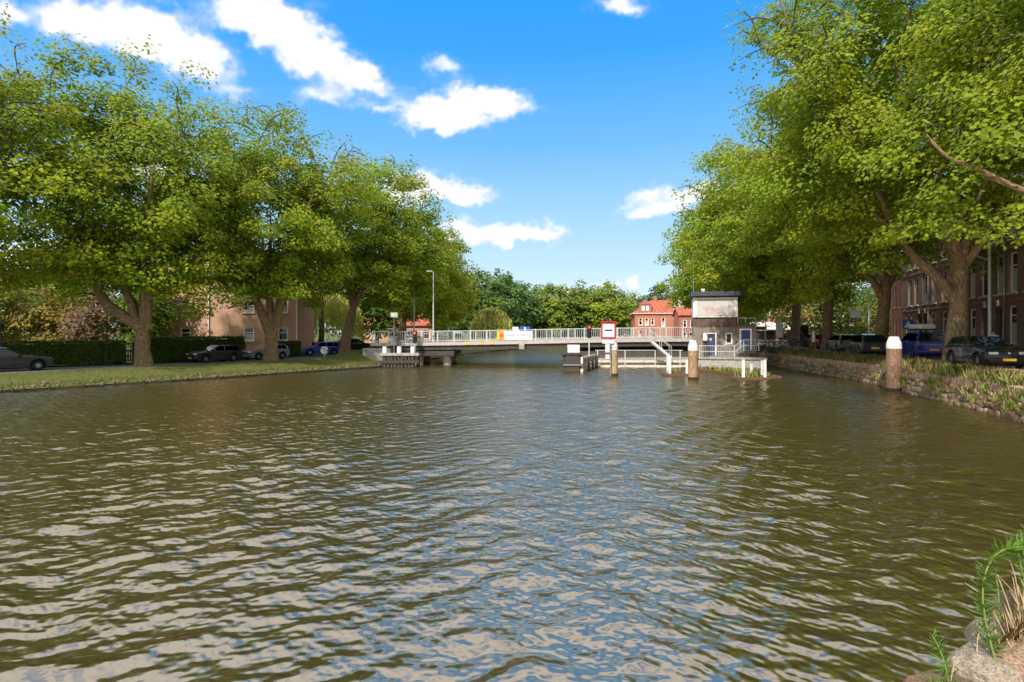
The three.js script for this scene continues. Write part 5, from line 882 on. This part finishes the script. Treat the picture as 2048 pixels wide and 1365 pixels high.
car({ x: 30.6, d: 56, g: 1.48, h: [.25, .97], L: 4.2, W: 1.74, H: 1.45, color: srgb(128, 34, 38), label: 'dark red car parked under the white board', group: CR });
car({ x: 33.5, d: 63, g: 1.48, h: [.25, .97], L: 4.3, W: 1.74, H: 1.45, color: srgb(52, 66, 62), label: 'dark green car parked furthest along the street', group: CR });
car({ x: -32.5, d: 36.4, g: .61, h: [.62, .78], L: 4.7, W: 1.8, H: 1.44, tail: .30, rails: true, color: srgb(38, 38, 41), label: 'dark grey estate car in front of the long hedge', group: CL });
car({ x: -24.9, d: 47.6, g: .61, h: [-.55, -.83], L: 3.95, W: 1.74, H: 1.45, color: srgb(40, 41, 44), label: 'black hatchback with bright wheels beside the tall hedge', group: CL });
car({ x: -22.6, d: 52.0, g: .61, h: [-.5, -.86], L: 4.1, W: 1.74, H: 1.46, color: srgb(112, 114, 124), label: 'silver car half hidden by the four limbed plane tree', group: CL });
car({ x: at(640, 60.5).x, d: 60.5, g: .66, h: [-.84, -.54], L: 4.1, W: 1.74, H: 1.46, color: srgb(50, 80, 168), label: 'bright blue car beside the dark lamp post', group: CL });
car({ x: at(594, 66).x, d: 66, g: .63, h: [-.8, -.6], L: 4.2, W: 1.74, H: 1.45, color: srgb(92, 98, 106), label: 'grey car behind the blue car under the willow', group: CL });
car({ x: at(712, 66).x, d: 66, g: .9, h: [.8, .6], L: 4.2, W: 1.74, H: 1.48, color: srgb(22, 23, 25), label: 'black car next to the single leaning trunk', group: CL });

// ---------------------------------------------------------------- bicycles
function bicycle(color) {
  const t = thing('bicycle', 'parked city bicycle', 'bicycle'), m = std(color, .45, .3), R = .34, wb = 1.06;
  for (const x of [0, wb]) { const w = new THREE.Group(); w.name = 'wheel'; w.position.set(x, R, 0); t.add(w); part('tyre', new THREE.TorusGeometry(R - .02, .02, 6, 26), M.rubber, w); const sp = []; for (let i = 0; i < 9; i++) sp.push(box((R - .03) * 2, .004, .004, 0, 0, 0, 0, 0, i / 9 * Math.PI)); part('spoke_set', merge(sp), M.chrome, w); part('mudguard', place(new THREE.TorusGeometry(R + .02, .018, 5, 16, 2.4), 0, 0, 0, 0, 0, .4), m, w); }
  const bb = V(.44, .29, 0), seat = V(.30, .82, 0), head = V(.86, .86, 0), headLow = V(.90, .62, 0), rear = V(0, R, 0), front = V(wb, R, 0);
  part('frame', merge([bar(bb, seat, .016), bar(bb, headLow, .018), bar(seat, head, .014), bar(head, headLow, .02), bar(bb, rear, .012), bar(seat, rear, .010)]), m, t); part('fork', merge([bar(headLow, front, .014), bar(head, V(.83, 1.02, 0), .014)]), m, t);
  part('handlebar', tube([V(.70, 1.04, -.28), V(.82, 1.06, -.16), V(.84, 1.04, 0), V(.82, 1.06, .16), V(.70, 1.04, .28)], [.013, .013], 6, 4), M.chrome, t); part('saddle', merge([rbox(.26, .07, .19, .03, .26, .95, 0), bar(seat, V(.28, .93, 0), .013)]), M.black, t); part('carrier', merge([box(.42, .02, .14, -.02, .74, 0), bar(V(-.18, .74, .05), rear, .006), bar(V(.15, .74, .05), rear, .006)]), M.black, t); part('crank', merge([cyl(.09, .09, .02, .44, .29, .05, 14, Math.PI / 2), box(.17, .025, .02, .52, .29, .07), box(.09, .02, .09, .6, .29, .12)]), M.black, t);
  return t;
}
{
  const BG = 'bicycles parked on the street by the keeper house', r = rng(19), protos = [bicycle(srgb(30, 32, 34)), bicycle(srgb(60, 78, 74)), bicycle(srgb(120, 126, 128))];
  const names = ['black', 'dark green', 'silver'];
  protos.forEach((p, i) => { const d = 57.5 + i * 1.1; p.position.set(at(1520 + i * 11, d).x, 1.48, -d); p.rotation.y = -.5 + .2 * i; tag(p, `${names[i]} city bicycle in the parked row beside the keeper house`, 'bicycle', BG); });
  for (let i = 3; i < 12; i++) { const d = 56.5 + (i % 4) * 1.4, k = i % 3; copyOf(protos[k], [at(1513 + i * 10.5, d).x, 1.48, -d], -.7 + r() * 1.1, `${names[k]} city bicycle in the parked row beside the keeper house`, BG); }
  for (const [i, [px, d]] of [[812, 55], [820, 56.2], [868, 55.4], [880, 56.4]].entries()) copyOf(protos[i % 3], [at(px, d).x, (i < 2 ? 2.02 : 2.03) + .01, -d], .2 + .3 * i, `${names[i % 3]} bicycle leaning at the end of the bridge`, 'bicycles at the bridge end');
}

// ---------------------------------------------------------------- people and a bird: one smooth skin round a skeleton
function skin(bones, cell, k) {
  const lo = V(1e9, 1e9, 1e9), hi = V(-1e9, -1e9, -1e9); for (const [a, b, ra, rb] of bones) for (const [p, r] of [[a, ra], [b, rb]]) { lo.min(V(p.x - r - .04, p.y - r - .04, p.z - r - .04)); hi.max(V(p.x + r + .04, p.y + r + .04, p.z + r + .04)); }
  const c = lo.clone().add(hi).multiplyScalar(.5), half = Math.max(hi.x - lo.x, hi.y - lo.y, hi.z - lo.z) / 2 * 1.06, n = Math.min(110, Math.ceil(2 * half / cell)), mc = new MarchingCubes(n, new THREE.MeshBasicMaterial(), false, false, 120000); mc.isolation = 0;
  const p = V(), ab = V(), ap = V();
  for (let z = 0; z < n; z++) for (let y = 0; y < n; y++) for (let x = 0; x < n; x++) {
    p.set(c.x + (x - n / 2) / (n / 2) * half, c.y + (y - n / 2) / (n / 2) * half, c.z + (z - n / 2) / (n / 2) * half); let d = 1e9;
    for (const [a, b, ra, rb] of bones) { ab.subVectors(b, a); ap.subVectors(p, a); const t = clamp(ap.dot(ab) / Math.max(1e-9, ab.lengthSq())); const q = ap.addScaledVector(ab, -t).length() - lerp(ra, rb, t); const h = clamp(.5 + .5 * (d - q) / k); d = d > 1e8 ? q : lerp(d, q, h) - k * h * (1 - h); }
    mc.field[z * n * n + y * n + x] = -d;
  }
  mc.update(); const cnt = mc.count, pos = mc.positionArray.slice(0, cnt * 3), nor = mc.normalArray.slice(0, cnt * 3); for (let i = 0; i < cnt; i++) { pos[i * 3] = c.x + pos[i * 3] * half; pos[i * 3 + 1] = c.y + pos[i * 3 + 1] * half; pos[i * 3 + 2] = c.z + pos[i * 3 + 2] * half; }
  const g = new THREE.BufferGeometry(); g.setAttribute('position', new THREE.BufferAttribute(pos, 3)); g.setAttribute('normal', new THREE.BufferAttribute(nor, 3)); return g;
}
M.skinV = new THREE.MeshStandardMaterial({ vertexColors: true, roughness: .8 });
function person(px, d, g, turn, label, top, legs, stride, seated = false) {
  const S = (x, y, z) => V(x, y, z), b = [], st = stride;
  b.push([S(0, .95, 0), S(0, 1.2, 0), .145, .15], [S(0, 1.2, 0), S(0, 1.42, 0), .155, .13], [S(-.16, 1.40, 0), S(.16, 1.40, 0), .075, .075], [S(0, 1.42, 0), S(.0, 1.56, .02), .055, .052], [S(0, 1.62, .02), S(0, 1.68, .02), .095, .10], [S(0, 1.60, .10), S(0, 1.63, .115), .018, .014]);
  for (const s of [-1, 1]) { const f = s * st; b.push([S(s * .09, .93, 0), S(s * .10, .50, f * .16 + .03), .095, .065], [S(s * .10, .50, f * .16 + .03), S(s * .10, .09, f * .30 - .04), .06, .042], [S(s * .10, .06, f * .30 - .05), S(s * .11, .045, f * .30 + .14), .045, .035], [S(s * .20, 1.39, 0), S(s * .25, 1.12, -f * .10), .052, .042], [S(s * .25, 1.12, -f * .10), S(s * .23, .88, -f * .10 + .12), .04, .03], [S(s * .23, .87, -f * .10 + .13), S(s * .22, .80, -f * .1 + .16), .034, .026]); for (let q = 0; q < 4; q++) b.push([S(s * (.235 - q * .014), .80, -f * .1 + .15 + q * .012), S(s * (.232 - q * .013), .735 + Math.abs(q - 1.4) * .01, -f * .1 + .175 + q * .008), .009, .008]); b.push([S(s * .20, .83, -f * .1 + .17), S(s * .185, .79, -f * .1 + .205), .010, .009]); }
  const geo = skin(b, .034, .022), p = geo.attributes.position, col = new Float32Array(p.count * 3), hair = [.05, .035, .02], sk = [.42, .26, .18], sh = [.02, .02, .022];
  for (let i = 0; i < p.count; i++) { const x = p.getX(i), y = p.getY(i), z = p.getZ(i), arm = Math.abs(x) > .2 && y < 1.28; col.set(y > 1.66 || (y > 1.55 && z < -.02) ? hair : y > 1.47 ? sk : arm ? sk : y > .93 ? top : y > .1 ? legs : sh, i * 3); }
  geo.setAttribute('color', new THREE.BufferAttribute(col, 3)); return single('person', place(geo, at(px, d).x, g, -d, 0, turn), M.skinV, label, 'person', 'people on the street by the bicycles');
}
person(1604, 60, 1.48, 2.6, 'person in a dark jacket and trousers walking past the bicycles', [.03, .04, .06], [.03, .035, .05], .9);
person(1641, 55, 1.48, .6, 'person in a black top and pale trousers standing by a plane trunk', [.02, .02, .022], [.62, .55, .55], .2);
person(1516, 62, 1.48, -.4, 'person in a pink shirt behind the bicycles near the keeper house', [.62, .36, .36], [.10, .12, .2], .4);
person(1987, 32.2, 1.48, -.9, 'person in a white shirt walking behind the black hatchback', [.65, .64, .62], [.05, .05, .06], .7);
{ const d = 40.1, x = at(1211, d).x, y = up(661.5, d) + .655, g = skin([[V(-.13, .10, 0), V(.10, .17, 0), .05, .085], [V(.10, .17, 0), V(.16, .29, 0), .07, .045], [V(.165, .32, 0), V(.19, .325, 0), .042, .036], [V(.20, .322, 0), V(.265, .31, 0), .018, .006], [V(-.13, .10, 0), V(-.30, .03, 0), .04, .018], [V(.02, .10, .03), V(.03, .0, .03), .014, .010], [V(.02, .10, -.03), V(.03, .0, -.03), .014, .010]], .012, .03); g.rotateY(Math.PI * .75); g.translate(x, y, -d); single('bird', g, M.black, 'black bird perched on the red bordered sign', 'bird'); }

// ---------------------------------------------------------------- the quay corner at the camera's feet: stones, weeds, dry stalks
{
  const r = rng(88), mats = [speck([138, 126, 108], .45, 9, [.25, .25], .95, .006), speck([136, 112, 90], .5, 9, [.25, .25], .95, .006), speck([104, 84, 60], .5, 9, [.2, .2], .95, .006)];
  const lump = (s, sx, sy, sz) => { const g = new THREE.IcosahedronGeometry(.5, 4), p = g.attributes.position; for (let i = 0; i < p.count; i++) { const v = V().fromBufferAttribute(p, i); v.multiplyScalar(1 + .16 * n3(v.x * 2.2 + s * 5, v.y * 2.2, v.z * 2.2) + .05 * n3(v.x * 8 + s, v.y * 8, v.z * 8)); v.set(Math.sign(v.x) * Math.pow(Math.abs(v.x) * 2, .75) / 2 * sx, Math.sign(v.y) * Math.pow(Math.abs(v.y) * 2, .75) / 2 * sy, Math.sign(v.z) * Math.pow(Math.abs(v.z) * 2, .75) / 2 * sz); p.setXYZ(i, v.x, v.y, v.z); } g.computeVertexNormals(); return g; };
  const QS = 'boulders of the quay corner';
  for (const [px, py, d, sx, sy, sz, m, ry, label] of [[1990, 1375, 2.45, .34, .30, .30, 0, .4, 'pale rounded boulder at the quay corner below the dry stalks'], [2000, 1300, 2.62, .22, .22, .24, 0, .9, 'smaller grey boulder tucked behind the pale one'], [2070, 1372, 2.45, .40, .36, .36, 1, .1, 'pinkish boulder covered with crumbs of soil'], [2080, 1270, 2.75, .42, .30, .40, 2, .6, 'brown earthy boulder under the dry stalks'], [1900, 1440, 2.3, .3, .3, .3, 2, 0, 'low mossy boulder at the foot of the weeds']])
    single('boulder', place(lump(px % 13, sx, sy, sz), at(px, d).x, up(py, d), -d, .1, ry, .1), mats[m], label, 'boulder', QS);
  const q = (px, py, d) => V(at(px, d).x, up(py, d), -d);
  function stalk(name, label, pts, rad, leafN, leafL, tint, group, stemMat) {
    const base = pts[0], t = thing(name, label, 'plant', [base.x, base.y, base.z], 0, group), loc = pts.map((p) => p.clone().sub(base)), cv = new THREE.CatmullRomCurve3(loc), L = new Leaves();
    part('stem', tube(loc, rad, 6, 6), stemMat, t);
    for (let i = 0; i < leafN; i++) { const u = .12 + .88 * (i / leafN), p = cv.getPointAt(u), tg = cv.getTangentAt(u), a = i * 2.4 + r(), ax = V(0, 0, 1).cross(tg).normalize(), bx = tg.clone().cross(ax), out = ax.multiplyScalar(Math.cos(a)).addScaledVector(bx, Math.sin(a)).addScaledVector(tg, .3 + 1.1 * r()).add(V((r() - .5) * .5, -.25 * r(), (r() - .5) * .5)), n = out.clone().cross(tg).cross(out).normalize(), s = leafL * (.35 + .8 * r()) * (1 - .35 * u), k = .75 + .5 * r(); L.add(p.x, p.y, p.z, n.x, n.y, n.z, out.x, out.y - .1, out.z, s, s * .09, tint[0] * k, tint[1] * k, tint[2] * k); }
    if (leafN) part('leaf_spray', L.build(), M.leaf, t); return t;
  }
  const stemGreen = std(lin(.17, .25, .05), .8), straw = std(lin(.52, .38, .22), .85), WD = 'green weeds on the quay corner', DR = 'dry stalks on the quay corner';
  stalk('tall_weed', 'tall narrow leaved weed arching over the water from the quay corner', [q(1998, 1345, 2.4), q(1978, 1270, 2.42), q(1966, 1190, 2.44), q(1978, 1130, 2.46), q(2000, 1105, 2.48), q(2035, 1095, 2.5), q(2075, 1100, 2.5)], [.005, .0045, .004, .0035, .003, .002], 260, .085, [.15, .28, .03], WD, stemGreen);
  stalk('tall_weed', 'leafy weed tip hanging behind the arching weed', [q(2010, 1290, 2.6), q(2000, 1230, 2.6), q(1997, 1180, 2.6), q(1992, 1150, 2.6)], [.005, .004, .003], 60, .045, [.16, .30, .03], WD, stemGreen);
  stalk('tall_weed', 'upright leafy weed beside the boulders above the dark water', [q(1905, 1420, 2.35), q(1893, 1340, 2.36), q(1880, 1300, 2.38), q(1866, 1272, 2.4)], [.004, .0035, .003, .002], 120, .07, [.17, .33, .04], WD, stemGreen);
  for (let i = 0; i < 7; i++) stalk('tall_weed', 'bushy green weed growing at the top of the quay corner', [q(2060 + i * 9, 1240, 2.55 + .03 * i), q(2050 + i * 8, 1170, 2.55 + .03 * i), q(2038 + i * 8, 1110 - 6 * (i % 3), 2.55 + .03 * i), q(2034 + i * 9, 1072 - 8 * (i % 3), 2.56 + .03 * i)], [.005, .004, .003, .002], 90, .06, [.18, .33, .04], WD, stemGreen);
  for (let i = 0; i < 4; i++) stalk('tall_weed', 'short leafy weed at the foot of the boulders', [q(1870 + i * 14, 1420, 2.3), q(1866 + i * 16, 1380, 2.3), q(1860 + i * 18, 1352 + 6 * (i % 2), 2.3)], [.004, .003, .002], 46, .05, [.16, .30, .04], WD, stemGreen);
  stalk('tall_weed', 'low weed sprouting beside the smaller grey boulder', [q(1955, 1345, 2.5), q(1950, 1310, 2.5), q(1944, 1292, 2.5)], [.004, .003, .002], 36, .05, [.18, .28, .05], WD, stemGreen);
  for (const [a, b, c, d] of [[[2030, 1330], [2010, 1270], [1978, 1212], 2.46], [[2045, 1330], [2030, 1250], [2000, 1160], 2.5], [[2040, 1300], [2020, 1220], [1995, 1150], 2.52], [[2050, 1310], [2040, 1230], [2026, 1155], 2.5], [[2046, 1340], [2046, 1240], [2052, 1140], 2.5], [[1968, 1190], [1950, 1180], [1930, 1166], 2.46], [[1955, 1330], [1956, 1280], [1966, 1240], 2.46], [[2048, 1260], [2030, 1150], [2020, 1122], 2.55], [[2052, 1290], [2036, 1200], [1996, 1150], 2.58], [[2055, 1345], [2020, 1290], [1985, 1215], 2.44], [[2044, 1320], [2052, 1230], [2035, 1170], 2.48], [[2070, 1330], [2060, 1240], [2044, 1190], 2.5], [[1908, 1420], [1902, 1370], [1910, 1325], 2.32]])
    stalk('dry_stalk', 'thin straw coloured stalk among the weeds of the quay corner', [q(a[0], a[1], d), q(b[0], b[1], d), q(c[0], c[1], d)], [.0035, .0025, .0012], 0, 0, [0, 0, 0], DR, straw);
  const list = []; for (let i = 0; i < 2600; i++) { const px = 1975 + r() * 110, d = 2.45 + r() * .35, py = 1345 - (px - 1985) * 1.1 - r() * 70; list.push([at(px, d).x, up(py + 30, d), -d, .04 + .13 * r() * r(), .003, r() < .75 ? [.36, .25, .13] : [.2, .28, .05]]); }
  stuff('dry_tuft', blades(list, 9), M.blade, 'tangle of short dry grass over the quay corner boulders', 'grass');
}

scene.traverse((o) => { if (o.isMesh) { o.castShadow = true; o.receiveShadow = true; } });
renderer.render(scene, camera);
